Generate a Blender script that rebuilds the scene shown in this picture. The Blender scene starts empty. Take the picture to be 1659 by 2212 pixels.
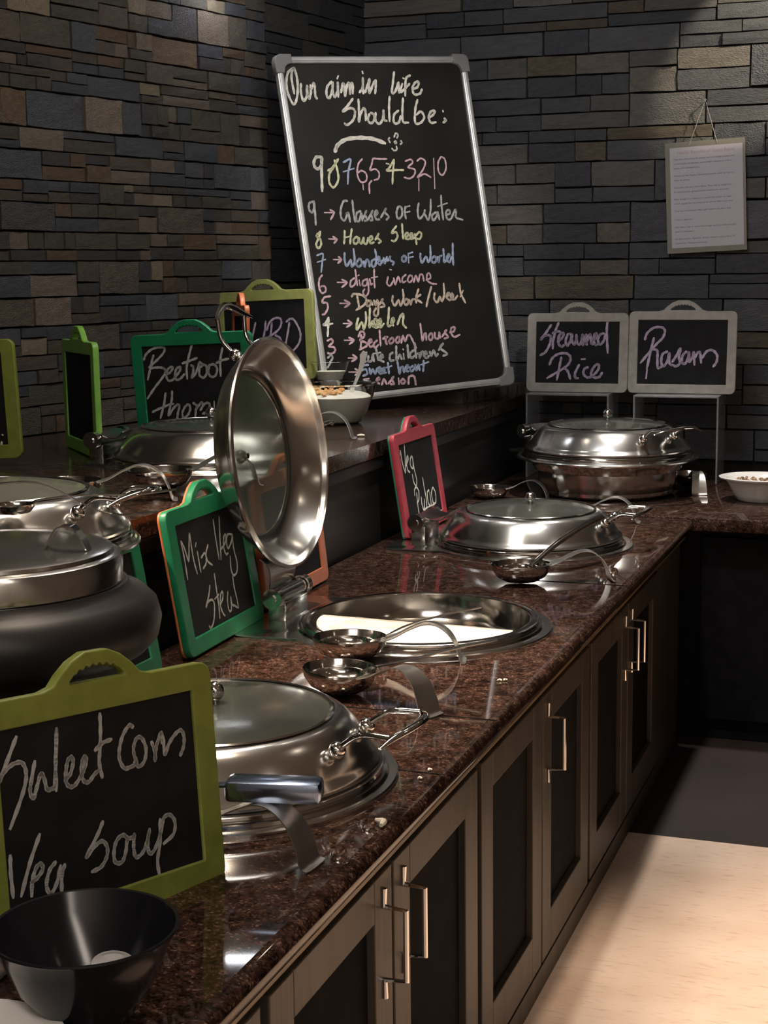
import bpy, bmesh, math, random
from mathutils import Vector, Matrix
random.seed(11)
scn = bpy.context.scene
col = scn.collection
R = math.radians
PI = math.pi
ZC = .66      # main counter height
ZS = .93      # raised shelf height

# ------------------------------------------------------------------ camera
cam_d = bpy.data.cameras.new('camera'); cam = bpy.data.objects.new('camera', cam_d); col.objects.link(cam)
cam_d.sensor_fit = 'VERTICAL'; cam_d.sensor_height = 36; cam_d.sensor_width = 27
cam_d.lens = 3320/2212*36
cam_d.clip_start = .05
_r = Vector((.941264,.336756,-.012)).normalized(); _f = Vector((-.3349,.9290,-.1570)).normalized()
_r = (_r - _r.dot(_f)*_f).normalized(); _u = _r.cross(_f)
cam.matrix_world = Matrix(((_r.x,_u.x,-_f.x,0),(_r.y,_u.y,-_f.y,0),(_r.z,_u.z,-_f.z,1.38),(0,0,0,1)))
scn.camera = cam

# ------------------------------------------------------------------ world, view, lights
w = bpy.data.worlds.new('world'); scn.world = w; w.use_nodes = True
w.node_tree.nodes['Background'].inputs[0].default_value = (.55,.6,.75,1)
w.node_tree.nodes['Background'].inputs[1].default_value = .08
scn.view_settings.view_transform = 'Standard'; scn.view_settings.look = 'None'
scn.view_settings.exposure = .14; scn.view_settings.gamma = 1; scn.view_settings.use_curve_mapping = False

def area(name, loc, target, size, sy, power, color):
    d = bpy.data.lights.new(name, 'AREA'); d.shape = 'RECTANGLE'; d.size = size; d.size_y = sy; d.energy = power; d.color = color
    o = bpy.data.objects.new(name, d); col.objects.link(o); o.location = loc
    o.rotation_euler = (Vector(target)-Vector(loc)).to_track_quat('-Z','Y').to_euler(); return o
def spot(name, loc, target, power, color, ang=60, blend=.5, rad=.03):
    d = bpy.data.lights.new(name, 'SPOT'); d.energy = power; d.color = color; d.spot_size = R(ang); d.spot_blend = blend; d.shadow_soft_size = rad
    o = bpy.data.objects.new(name, d); col.objects.link(o); o.location = loc
    o.rotation_euler = (Vector(target)-Vector(loc)).to_track_quat('-Z','Y').to_euler(); return o
WARM = (1,.80,.62); NEUT = (1,.93,.84); COOL = (.88,.93,1)
LAMPS = [(-.95,1.95),(-.80,3.40),(-.75,4.45),(-1.45,2.15),(-1.62,4.05),(.38,2.80),(.8,1.4),(2.0,1.2)]
PW = [30,120,150,80,85,340,170,5]
AN = [60,58,50,62,46,46,48,60]
for (x,y), p, a in zip(LAMPS, PW, AN):
    spot('downlight_lamp', (x,y,2.735), (x,y+.03,0), p, WARM if y < 3.3 else NEUT, a, .6, .05)
spot('dish_spot_lamp', (-.62,2.62,2.70), (-.95,2.78,.66), 110, WARM, 26, .7, .05)
# low shelf spot on the left side, throws the long shadows across the counter
spot('side_spot_lamp', (-2.25,2.15,2.35), (-.86,2.42,.66), 300, WARM, 32, .8, .035)
# accent lamp whose pool touches the back wall at the upper right
spot('wall_accent_lamp', (.10,4.95,2.70), (-.40,5.42,2.24), 110, (1,.86,.62), 34, .12, .02)
# added fill spot that brightens the chalk on the big chalkboard
spot('board_fill_spot', (-.2,2.6,2.70), (-1.68,4.82,1.55), 105, (1,.93,.86), 24, .5, .04)
# added area fills, none with a fixture
area('hall_wall_fill', (1.0,-.9,2.6), (.6,-1.8,1.2), 2.4, 1.0, 80, (1,.88,.76))  # added to light the wall that the steel reflects
area('hall_fill_light', (-.75,.1,2.6), (-1.5,4.4,1.1), 1.0, .7, 10, (1,.90,.80))  # added soft fill towards the shelf and signs
area('cool_wall_fill', (-.85,3.5,2.68), (-1.0,5.42,1.5), .7, .5, 10, COOL)  # added cool fill towards the back wall
area('counter_fill', (-1.25,2.7,2.72), (-1.25,2.7,0), .25, 1.2, 12, NEUT)  # added for soft highlights on steel and counter


# ------------------------------------------------------------------ materials
MATS = {}
def mat(name, base, rough=.5, metal=0, **k):
    m = bpy.data.materials.new(name); m.use_nodes = True; nt = m.node_tree; b = nt.nodes['Principled BSDF']
    b.inputs['Base Color'].default_value = (*base,1); b.inputs['Roughness'].default_value = rough; b.inputs['Metallic'].default_value = metal
    if 'trans' in k: b.inputs['Transmission Weight'].default_value = k['trans']
    if 'ior' in k: b.inputs['IOR'].default_value = k['ior']
    if 'emit' in k: b.inputs['Emission Color'].default_value = (*k['emit'],1); b.inputs['Emission Strength'].default_value = k['es']
    if 'alpha' in k: b.inputs['Alpha'].default_value = k['alpha']
    if 'coat' in k: b.inputs['Coat Weight'].default_value = k['coat']
    MATS[name] = m; return m
def N(m, t, **k):
    n = m.node_tree.nodes.new(t)
    for a, v in k.items(): setattr(n, a, v)
    return n
def L(m, a, b): m.node_tree.links.new(a, b)
def bs(m): return m.node_tree.nodes['Principled BSDF']
def varied(m, scale, c1, c2, detail=6, stretch=(1,1,1), lo=.35, hi=.65, bump=0, bscale=None, rough=None, gen=False):
    """noise colour mix and bump on a principled material"""
    tc = N(m,'ShaderNodeTexCoord'); mp = N(m,'ShaderNodeMapping'); mp.inputs['Scale'].default_value = stretch
    L(m, tc.outputs['Generated' if gen else 'Object'], mp.inputs[0])
    nz = N(m,'ShaderNodeTexNoise'); nz.inputs['Scale'].default_value = scale; nz.inputs['Detail'].default_value = detail; L(m, mp.outputs[0], nz.inputs[0])
    rp = N(m,'ShaderNodeValToRGB'); rp.color_ramp.elements[0].position = lo; rp.color_ramp.elements[0].color = (*c1,1)
    rp.color_ramp.elements[1].position = hi; rp.color_ramp.elements[1].color = (*c2,1); L(m, nz.outputs[0], rp.inputs[0])
    L(m, rp.outputs[0], bs(m).inputs['Base Color'])
    if rough:
        mr = N(m,'ShaderNodeMapRange'); mr.inputs['To Min'].default_value = rough[0]; mr.inputs['To Max'].default_value = rough[1]
        L(m, nz.outputs[0], mr.inputs[0]); L(m, mr.outputs[0], bs(m).inputs['Roughness'])
    if bump:
        n2 = N(m,'ShaderNodeTexNoise'); n2.inputs['Scale'].default_value = bscale or scale*3; n2.inputs['Detail'].default_value = 5; L(m, mp.outputs[0], n2.inputs[0])
        bp = N(m,'ShaderNodeBump'); bp.inputs['Strength'].default_value = bump; bp.inputs['Distance'].default_value = .01
        L(m, n2.outputs[0], bp.inputs['Height']); L(m, bp.outputs[0], bs(m).inputs['Normal'])
    return m
steel = varied(mat('brushed_steel',(.6,.58,.55),.24,1), 6, (.66,.65,.62),(.78,.77,.75), rough=(.12,.25))
steel_s = varied(mat('polished_steel',(.7,.68,.65),.1,1), 9, (.62,.60,.57),(.74,.72,.69), rough=(.08,.18))
chrome = mat('chrome',(.85,.84,.82),.06,1)
granite = mat('brown_granite',(.05,.03,.02),.035)
def make_granite(m, dark, mid, fleck):
    tc = N(m,'ShaderNodeTexCoord')
    vo = N(m,'ShaderNodeTexVoronoi'); vo.inputs['Scale'].default_value = 330; L(m, tc.outputs['Object'], vo.inputs[0])
    nz = N(m,'ShaderNodeTexNoise'); nz.inputs['Scale'].default_value = 60; nz.inputs['Detail'].default_value = 8; L(m, tc.outputs['Object'], nz.inputs[0])
    sep = N(m,'ShaderNodeSeparateColor'); L(m, vo.outputs['Color'], sep.inputs[0])
    rp = N(m,'ShaderNodeValToRGB'); cr = rp.color_ramp; cr.elements[0].position = .0; cr.elements[0].color = (*dark,1); cr.elements[1].position = 1; cr.elements[1].color = (*fleck,1)
    e = cr.elements.new(.45); e.color = (*mid,1); e = cr.elements.new(.86); e.color = tuple(v*1.5 for v in mid)+(1,)
    L(m, sep.outputs[0], rp.inputs[0])
    mx = N(m,'ShaderNodeMix', data_type='RGBA', blend_type='MULTIPLY'); mx.inputs[0].default_value = .75
    r2 = N(m,'ShaderNodeValToRGB'); r2.color_ramp.elements[0].position = .35; r2.color_ramp.elements[1].position = .68; L(m, nz.outputs[0], r2.inputs[0])
    L(m, rp.outputs[0], mx.inputs[6]); L(m, r2.outputs[0], mx.inputs[7]); L(m, mx.outputs[2], bs(m).inputs['Base Color'])
make_granite(granite, (.020,.011,.008), (.068,.034,.024), (.22,.14,.105))
granite_d = mat('dark_granite',(.03,.02,.015),.16)
make_granite(granite_d, (.012,.008,.006), (.05,.028,.02), (.2,.14,.11))
wood = varied(mat('grey_brown_wood',(.1,.08,.06),.45), 5, (.050,.041,.032),(.078,.064,.050), stretch=(6,6,.5), bump=.1)
wood_t = varied(mat('wood_trim',(.16,.12,.07),.4), 5, (.17,.125,.07),(.25,.18,.10), stretch=(6,.6,6))
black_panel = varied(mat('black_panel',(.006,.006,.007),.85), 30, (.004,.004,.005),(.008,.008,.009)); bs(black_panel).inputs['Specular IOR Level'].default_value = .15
dark_riser = varied(mat('dark_riser',(.012,.012,.013),.35), 8, (.008,.008,.009),(.018,.017,.017), stretch=(1,.2,4))
plaster = mat('dark_plaster',(.26,.24,.22),.9)
mortar = mat('dark_mortar',(.012,.011,.010),.95)
floor_m = varied(mat('beige_tile',(.6,.45,.35),.35), 3, (.60,.44,.34),(.70,.54,.43), stretch=(1,2.5,1), lo=.3, hi=.7, rough=(.28,.42))
def add_veins(m):
    tc = N(m,'ShaderNodeTexCoord'); mp = N(m,'ShaderNodeMapping'); mp.inputs['Scale'].default_value = (10,48,1); mp.inputs['Rotation'].default_value = (0,0,.25); L(m, tc.outputs['Object'], mp.inputs[0])
    nz = N(m,'ShaderNodeTexNoise'); nz.inputs['Scale'].default_value = 2.2; nz.inputs['Detail'].default_value = 9; nz.inputs['Roughness'].default_value = .65; L(m, mp.outputs[0], nz.inputs[0])
    rp = N(m,'ShaderNodeValToRGB'); rp.color_ramp.elements[0].position = .30; rp.color_ramp.elements[0].color = (.55,.42,.34,1); rp.color_ramp.elements[1].position = .46; rp.color_ramp.elements[1].color = (1,1,1,1); L(m, nz.outputs[0], rp.inputs[0])
    b = bs(m); src = b.inputs['Base Color'].links[0].from_socket
    mx = N(m,'ShaderNodeMix', data_type='RGBA', blend_type='MULTIPLY'); mx.inputs[0].default_value = .55
    L(m, src, mx.inputs[6]); L(m, rp.outputs[0], mx.inputs[7]); L(m, mx.outputs[2], b.inputs['Base Color'])
add_veins(floor_m)
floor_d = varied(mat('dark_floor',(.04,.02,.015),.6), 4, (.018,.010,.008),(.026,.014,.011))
glass_m = mat('clear_glass',(.97,.98,.97),.02,0,trans=1,ior=1.25)
lid_glass = mat('greasy_lid_glass',(.50,.53,.47),.14,0,trans=.93,ior=1.4)
acrylic = mat('clear_acrylic',(.85,.87,.9),.12,0,trans=.84,ior=1.4)
slate = varied(mat('blackboard_slate',(.012,.012,.013),.75), 20, (.008,.008,.009),(.014,.014,.016)); bs(slate).inputs['Specular IOR Level'].default_value = .2
slate_b = varied(mat('blackboard_big',(.014,.013,.012),.33), 4, (.011,.011,.011),(.020,.019,.017))
alu = varied(mat('aluminium_frame',(.6,.6,.6),.35,.7), 14, (.66,.66,.66),(.78,.78,.77), rough=(.35,.55))
alu_c = mat('grey_corner',(.24,.24,.24),.5)
frames = {'green':(.012,.20,.085),'lime':(.22,.30,.045),'lightgreen':(.22,.50,.08),'orange':(.62,.17,.06),'pink':(.46,.055,.08),'grey':(.36,.34,.31),'olive':(.23,.27,.05),'teal':(.02,.17,.09),'khaki':(.34,.37,.12)}
FM = {k: varied(mat(k+'_plastic',v,.4), 40, tuple(c*.82 for c in v), v, bump=.03) for k, v in frames.items()}
CH = {}
for k, v in {'chalk_grey':(.50,.50,.49),'chalk_white':(.80,.80,.72),'chalk_cream':(.80,.78,.70),'chalk_lilac':(.52,.42,.58),'chalk_yellow':(.76,.76,.52),'chalk_blue':(.42,.50,.68),'chalk_pink':(.72,.50,.55),'chalk_tan':(.72,.60,.50)}.items():
    CH[k] = varied(mat(k,v,.85), 120, tuple(c*.75 for c in v), v)
plinth_m = varied(mat('plinth_stone',(.1,.08,.07),.35), 12, (.09,.07,.06),(.16,.13,.11))
black_kettle = varied(mat('black_enamel',(.018,.017,.018),.32), 12, (.012,.011,.012),(.018,.016,.017), rough=(.38,.5))
bowl_black = mat('black_melamine',(.010,.010,.014),.16)
white_c = mat('white_ceramic',(.78,.76,.74),.22)
napkin_m = mat('paper_napkin',(.52,.46,.42),.8)
curd = varied(mat('curd',(.78,.76,.66),.45), 20, (.70,.68,.58),(.82,.80,.72), bump=.2)
curry = varied(mat('orange_curry',(.6,.28,.08),.4), 40, (.50,.20,.05),(.80,.50,.22), bump=.5)
stew = varied(mat('white_stew',(.85,.80,.70),.35), 25, (.80,.72,.58),(.93,.90,.82), bump=.4)
foodbrown = varied(mat('brown_food',(.3,.15,.08),.5), 60, (.10,.05,.03),(.40,.24,.14), bump=.5)
crumb_m = varied(mat('orange_crumb',(.75,.32,.14),.6), 90, (.6,.22,.08),(.85,.45,.22))
rice_m = mat('cooked_rice',(.85,.78,.66),.45)
paper = mat('white_paper',(.52,.50,.56),.7)
laminate = mat('laminate_film',(.26,.25,.21),.15,0,coat=.6)
ink = mat('grey_ink',(.20,.19,.24),.8)
ink_p = mat('pink_ink',(.44,.34,.38),.8)
string_m = mat('string',(.55,.48,.50),.8)
lamp_m = mat('lamp_glow',(1,1,1),.5,emit=(1,.86,.70),es=14)
tube_m = mat('tube_glow',(1,1,1),.5,emit=(.92,.95,1),es=40)
white_trim = mat('white_trim',(.5,.5,.5),.5)
STONE = []
def stone_mat(n, c1, c2, c3=None):
    m = mat(n, c1, .8); varied(m, 7, c1, c2, detail=8, lo=.3, hi=.72, bump=.9, bscale=30, rough=(.55,.9)); return m
COOLS = [stone_mat('slate_stone_%s'%n,a,b) for n,a,b in (('a',(.085,.090,.105),(.13,.135,.145)),('b',(.060,.064,.078),(.10,.105,.12)),('c',(.115,.115,.115),(.17,.165,.155)),('d',(.10,.088,.080),(.19,.155,.11)),('e',(.13,.125,.12),(.22,.20,.17)))]
WARMS = [stone_mat('brown_stone_%s'%n,a,b) for n,a,b in (('a',(.085,.068,.055),(.15,.12,.095)),('b',(.055,.052,.055),(.09,.085,.085)),('c',(.16,.125,.095),(.24,.195,.15)),('d',(.11,.075,.05),(.19,.13,.08)),('e',(.24,.19,.13),(.33,.27,.19)),('f',(.07,.062,.05),(.12,.11,.085)))]
DARKS = [stone_mat('dark_shade_stone_%s'%n,a,b) for n,a,b in (('a',(.035,.035,.042),(.06,.06,.068)),('b',(.05,.046,.044),(.085,.078,.07)))]  # corner facet's shade put into darker stone colours; also dark plinth edging

# ------------------------------------------------------------------ helpers
def link(name, me, m, parent=None):
    o = bpy.data.objects.new(name, me); col.objects.link(o)
    if m is not None:
        o.data.materials.clear() if False else None
        if not me.materials: me.materials.append(m)
    if parent is not None: o.parent = parent
    return o
def build(name, bm, m, parent=None, smooth=False, loc=None):
    bmesh.ops.recalc_face_normals(bm, faces=bm.faces)
    me = bpy.data.meshes.new(name); bm.to_mesh(me); bm.free()
    if smooth:
        me.polygons.foreach_set('use_smooth', [True]*len(me.polygons))
        try: me.set_sharp_from_angle(angle=R(40))
        except Exception: pass
    o = link(name, me, m, parent)
    if loc: o.location = loc
    return o
def thing(name, label, cat, loc=(0,0,0), rotz=0, group=None, mw=None):
    o = bpy.data.objects.new(name, None); col.objects.link(o); o.empty_display_size = .05
    if mw is not None: o.matrix_world = mw
    else: o.location = loc; o.rotation_euler = (0,0,rotz)
    return tag(o, label, cat, group)
def tag(o, label, cat, group=None):
    o['label'] = label; o['category'] = cat
    if group: o['group'] = group
    return o
def struct(o): o['kind'] = 'structure'; return o
def copy_tree(o, parent=None):
    c = o.copy(); col.objects.link(c)
    if parent is not None: c.parent = parent
    for ch in list(o.children): copy_tree(ch, c)
    return c
def box(bm, x0,x1,y0,y1,z0,z1, bev=0):
    v = [bm.verts.new(p) for p in ((x0,y0,z0),(x1,y0,z0),(x1,y1,z0),(x0,y1,z0),(x0,y0,z1),(x1,y0,z1),(x1,y1,z1),(x0,y1,z1))]
    fs = [bm.faces.new([v[i] for i in f]) for f in ((3,2,1,0),(4,5,6,7),(0,1,5,4),(1,2,6,5),(2,3,7,6),(3,0,4,7))]
    if bev:
        es = {e for f in fs for e in f.edges}
        bmesh.ops.bevel(bm, geom=list(es), offset=bev, segments=2, affect='EDGES', profile=.5)
    return bm
def bx(*a, bev=0):
    bm = bmesh.new(); return box(bm, *a, bev=bev)
def lathe(prof, seg=48, closed=True, sx=1, sy=1, bm=None, cx=0, cy=0):
    """closed: prof is a loop; otherwise open surface from the first to the last point"""
    bm = bm or bmesh.new(); rings = []
    for r, z in prof:
        if r < 1e-6: rings.append([bm.verts.new((cx,cy,z))])
        else: rings.append([bm.verts.new((cx+r*sx*math.cos(2*PI*i/seg), cy+r*sy*math.sin(2*PI*i/seg), z)) for i in range(seg)])
    n = len(rings); rng = range(n) if closed else range(n-1)
    for j in rng:
        a, b = rings[j], rings[(j+1)%n]
        if len(a) == 1 and len(b) == 1: continue
        for i in range(seg):
            i2 = (i+1)%seg
            if len(a) == 1: bm.faces.new((a[0], b[i], b[i2]))
            elif len(b) == 1: bm.faces.new((a[i], b[0], a[i2]))
            else: bm.faces.new((a[i], b[i], b[i2], a[i2]))
    return bm
def catmull(P, n=6):
    P = [Vector(p) for p in P]
    if len(P) < 3: return P
    Q = [2*P[0]-P[1]] + P + [2*P[-1]-P[-2]]; out = []
    for i in range(1, len(Q)-2):
        a, b, c, d = Q[i-1], Q[i], Q[i+1], Q[i+2]
        for k in range(n):
            t = k/n; out.append(.5*((2*b)+(c-a)*t+(2*a-5*b+4*c-d)*t*t+(3*b-a-3*c+d)*t**3))
    out.append(P[-1]); return out
def tube(path, rad, seg=10, bm=None, flat=1, smooth_n=0):
    bm = bm or bmesh.new(); P = catmull(path, smooth_n) if smooth_n else [Vector(p) for p in path]
    n = len(P); rads = rad if isinstance(rad,(list,tuple)) else None; rings = []
    up = Vector((0,0,1)); prev = None
    for i, p in enumerate(P):
        d = (P[min(i+1,n-1)]-P[max(i-1,0)]).normalized()
        if prev is None:
            s = d.cross(up) if abs(d.z) < .95 else d.cross(Vector((0,1,0)))
        else: s = prev - prev.dot(d)*d
        s.normalize(); prev = s; u = s.cross(d)
        if rads: t = i/(n-1)*(len(rads)-1); k = min(int(t),len(rads)-2); r = rads[k]+(rads[k+1]-rads[k])*(t-k)
        else: r = rad
        rings.append([bm.verts.new(p+s*r*math.cos(2*PI*j/seg)+u*r*flat*math.sin(2*PI*j/seg)) for j in range(seg)])
    for a, b in zip(rings, rings[1:]):
        for j in range(seg): bm.faces.new((a[j], a[(j+1)%seg], b[(j+1)%seg], b[j]))
    bm.faces.new(rings[0][::-1]); bm.faces.new(rings[-1]); return bm
def ribbon(path, widths, th, side=(0,1,0), bm=None, n=6, crown=0):
    """a strip swept along path, side = width direction"""
    bm = bm or bmesh.new(); P = catmull(path, n); s = Vector(side).normalized(); m = len(P); rings = []
    for i, p in enumerate(P):
        d = (P[min(i+1,m-1)]-P[max(i-1,0)]).normalized(); u = d.cross(s).normalized()
        t = i/(m-1)*(len(widths)-1); k = min(int(t),len(widths)-2); w_ = (widths[k]+(widths[k+1]-widths[k])*(t-k))/2
        if i in (0,m-1): w_ *= .72
        rings.append([bm.verts.new(p-s*w_-u*th/2), bm.verts.new(p+u*(-th/2-crown)), bm.verts.new(p+s*w_-u*th/2), bm.verts.new(p+s*w_+u*th/2), bm.verts.new(p+u*(th/2-crown)), bm.verts.new(p-s*w_+u*th/2)])
    for a, b in zip(rings, rings[1:]):
        for j in range(6): bm.faces.new((a[j], a[(j+1)%6], b[(j+1)%6], b[j]))
    bm.faces.new(rings[0][::-1]); bm.faces.new(rings[-1]); return bm
def sphere(bm, c, r, seg=16, sz=1):
    c = Vector(c); prof = [(math.sin(PI*i/8)*r, -math.cos(PI*i/8)*r*sz) for i in range(9)]
    t = lathe([(max(a,0) if 0<i<8 else 0, b) for i,(a,b) in enumerate(prof)], seg, closed=False)
    for v in t.verts: v.co += c
    me = bpy.data.meshes.new('t'); t.to_mesh(me); t.free(); bm.from_mesh(me); bpy.data.meshes.remove(me); return bm
def curve_mesh(loops, extrude, bevel=0):
    """filled 2D outline with holes -> mesh, standing in the local xz plane"""
    cu = bpy.data.curves.new('c','CURVE'); cu.dimensions = '2D'; cu.fill_mode = 'BOTH'; cu.extrude = extrude; cu.bevel_depth = bevel; cu.bevel_resolution = 1
    for lp in loops:
        sp = cu.splines.new('POLY'); sp.points.add(len(lp)-1); sp.use_cyclic_u = True
        for p, q in zip(sp.points, lp): p.co = (q[0], q[1], 0, 1)
    o = bpy.data.objects.new('c', cu); col.objects.link(o)
    me = bpy.data.meshes.new_from_object(o.evaluated_get(bpy.context.evaluated_depsgraph_get()))
    bpy.data.objects.remove(o); bpy.data.curves.remove(cu)
    me.transform(Matrix.Rotation(R(90),4,'X')); return me
def rrect(x0,x1,z0,z1,r,n=5):
    out = []
    for cx, cz, a in ((x1-r,z1-r,0),(x0+r,z1-r,90),(x0+r,z0+r,180),(x1-r,z0+r,270)):
        for i in range(n+1): t = R(a+90*i/n); out.append((cx+r*math.cos(t), cz+r*math.sin(t)))
    return out

# ------------------------------------------------------------------ room shell
XR, YB = 2.6, -1.8
WL0 = Vector((-2.117,4.75,0)); WL1 = Vector((-2.117-6.4*.249,-1.65,0)); WC1 = Vector((-2.007,5.42,0)); WR1 = Vector((XR,5.42,0))
o = build('floor', bx(-.9,XR,YB,3.6,-.05,0), floor_m); struct(o)
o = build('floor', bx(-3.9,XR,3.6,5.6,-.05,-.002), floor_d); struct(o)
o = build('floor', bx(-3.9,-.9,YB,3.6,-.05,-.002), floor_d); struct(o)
o = build('ceiling', bx(-3.9,XR,YB,5.6,2.75,2.80), plaster); struct(o)
o = build('wall_right', bx(XR,XR+.08,YB,5.6,0,2.75), plaster); struct(o)
o = build('wall_front', bx(-3.9,XR,YB-.08,YB,0,2.75), plaster); struct(o)

def stone_mesh(k):
    """rough split-face block, unit size, front at -y"""
    rnd = random.Random(100+k); bm = bmesh.new(); nx, nz = 3, 2; F_ = {}; Bk = {}
    for i in range(nx+1):
        for j in range(nz+1):
            x = i/nx; z = j/nz; edge = i in (0,nx) or j in (0,nz)
            if 0 < i < nx: x += rnd.uniform(-.09,.09)
            if 0 < j < nz: z += rnd.uniform(-.14,.14)
            F_[i,j] = bm.verts.new((x+(0 if 0<i<nx else rnd.uniform(-.0,.012)*(1 if i==0 else -1)), -1+(rnd.uniform(.0,.2) if edge else rnd.uniform(-.12,.16)), z+(0 if 0<j<nz else rnd.uniform(0,.05)*(1 if j==0 else -1))))
    for i in range(nx):
        for j in range(nz): bm.faces.new((F_[i,j],F_[i+1,j],F_[i+1,j+1],F_[i,j+1]))
    ring = [F_[i,0] for i in range(nx+1)]+[F_[nx,j] for j in range(1,nz+1)]+[F_[i,nz] for i in range(nx-1,-1,-1)]+[F_[0,j] for j in range(nz-1,0,-1)]
    back = [bm.verts.new((v.co.x,0,v.co.z)) for v in ring]
    for i in range(len(ring)): j = (i+1)%len(ring); bm.faces.new((ring[j],ring[i],back[i],back[j]))
    bmesh.ops.recalc_face_normals(bm, faces=bm.faces)
    me = bpy.data.meshes.new('stone_block'); bm.to_mesh(me); bm.free(); return me
BLOCKS = [stone_mesh(k) for k in range(8)]
BM_CACHE = {}
def block(k, m):
    key = (k, m.name)
    if key not in BM_CACHE:
        me = BLOCKS[k].copy(); me.materials.append(m); BM_CACHE[key] = me
    return BM_CACHE[key]
def stone_wall(name, p0, p1, zlo, zhi, pal, wts, ch, wr, dmin, dmax, vis, seed):
    """a wall slab from p0 to p1 with a stacked-stone facing; vis = part of its length (0..1) and height that is faced stone by stone"""
    rnd = random.Random(seed); d = (p1-p0); Lw = d.length; d.normalize(); nrm = Vector((-d.y,d.x,0))   # left of d = away from the room
    root = bpy.data.objects.new('x', None); bpy.data.objects.remove(root)
    bm = bmesh.new(); box(bm, 0, Lw, 0, .1, 0, 2.75)
    wall = build(name, bm, mortar); struct(wall)
    wall.matrix_world = Matrix.Translation(p0) @ Matrix(((d.x,nrm.x,0,0),(d.y,nrm.y,0,0),(0,0,1,0),(0,0,0,1)))
    x0, x1 = vis[0]*Lw, vis[1]*Lw; z = zlo; cnt = 0
    def put(x, z_, w_, h_):
        nonlocal cnt
        m = rnd.choices(pal, wts)[0]; o = bpy.data.objects.new('stone', block(rnd.randrange(8), m)); col.objects.link(o); o.parent = wall
        g = .0012; dep = rnd.uniform(dmin,dmax); 
        o.location = (x+g, 0, z_+g); o.scale = (w_-2*g, dep, h_-2*g); cnt += 1
    while z < zhi:
        H = ch*rnd.choice((.75,1,1,1.25)); x = x0 - rnd.uniform(0,wr[0])
        x = max(x, 0)
        while x < x1:
            seg = rnd.uniform(*wr); seg = min(seg, Lw-x)
            if seg < .02: break
            if Lw-x-seg < .03: seg = Lw-x
            if rnd.random() < .34: put(x, z, seg, H)
            else:
                a = H*rnd.choice((.5,.5,.38,.62))
                for zz, hh in ((z,a),(z+a,H-a)):
                    if rnd.random() < .45 and seg > wr[0]*1.2:
                        s = seg*rnd.uniform(.32,.68); put(x, zz, s, hh); put(x+s, zz, seg-s, hh)
                    else: put(x, zz, seg, hh)
            x += seg
        z += H
    return wall
stone_wall('wall_back', WC1, WR1, .70, 2.42, COOLS, (5,4,3,1.8,1.5), .112, (.15,.40), .016, .028, (0,.37), 5)
stone_wall('wall_left', WL1, WL0, .93, 2.36, WARMS+COOLS[:2], (5,3,2.2,2.2,.8,4,1.5,3), .080, (.08,.22), .016, .026, (.79,1), 8)
stone_wall('wall_corner', WL0, WC1, .93, 2.40, DARKS, (3,1), .09, (.14,.3), .010, .018, (0,1), 3)  # darker stones stand in for the shade on this facet

# ------------------------------------------------------------------ counters
DISH = {'near':(-.955,1.925),'open':(-.965,2.885),'far':(-.985,3.86)}
def slab_with_holes(x0,x1,y0,y1,z0,z1,holes,r,half=.3,seg=48):
    bm = bmesh.new(); ys = sorted(holes, key=lambda h: h[1]); y = y0
    for hx, hy in ys:
        box(bm, x0,x1,y,hy-half,z0,z1); box(bm, x0,hx-half,hy-half,hy+half,z0,z1); box(bm, hx+half,x1,hy-half,hy+half,z0,z1)
        inn, out = [], []
        for i in range(seg):
            t = 2*PI*i/seg; c, s = math.cos(t), math.sin(t); k = half/max(abs(c),abs(s))
            inn.append([bm.verts.new((hx+r*c,hy+r*s,zz)) for zz in (z0,z1)]); out.append([bm.verts.new((hx+k*c,hy+k*s,zz)) for zz in (z0,z1)])
        for i in range(seg):
            j = (i+1)%seg
            bm.faces.new((inn[i][1],out[i][1],out[j][1],inn[j][1])); bm.faces.new((inn[i][0],inn[j][0],out[j][0],out[i][0])); bm.faces.new((inn[i][0],inn[i][1],inn[j][1],inn[j][0]))
        y = hy+half
    box(bm, x0,x1,y,y1,z0,z1); return bm
XE = -.637
bm = slab_with_holes(-1.375, XE-.02, .3, 4.36, ZC-.035, ZC, list(DISH.values()), .226, half=.27)
# rounded front nose of the stone top
prof = [(XE-.02,ZC),(XE-.008,ZC-.002),(XE-.002,ZC-.008),(XE,ZC-.017),(XE-.002,ZC-.027),(XE-.008,ZC-.033),(XE-.02,ZC-.035)]
a = [bm.verts.new((x,.3,z)) for x,z in prof]; b = [bm.verts.new((x,4.36,z)) for x,z in prof]
for i in range(len(prof)-1): bm.faces.new((a[i],a[i+1],b[i+1],b[i]))
bm.faces.new(a); bm.faces.new(b[::-1])
top = thing('countertop','long brown granite counter top with polished rounded front edge, under the round dishes','countertop',(0,0,0))
o = build('slab', bm, granite, top, smooth=True)
for y in (2.30,2.02,3.40): build('joint', bx(-.90,XE-.004,y,y+.003,ZC+.0002,ZC+.0009), black_panel, top)
top2 = thing('countertop','brown granite counter top along the back wall under the white bowl','countertop',(0,0,0))
build('slab', bx(-1.375,1.6,4.37,5.38,ZC-.035,ZC+.004,bev=.006), granite, top2, smooth=True)

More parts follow.
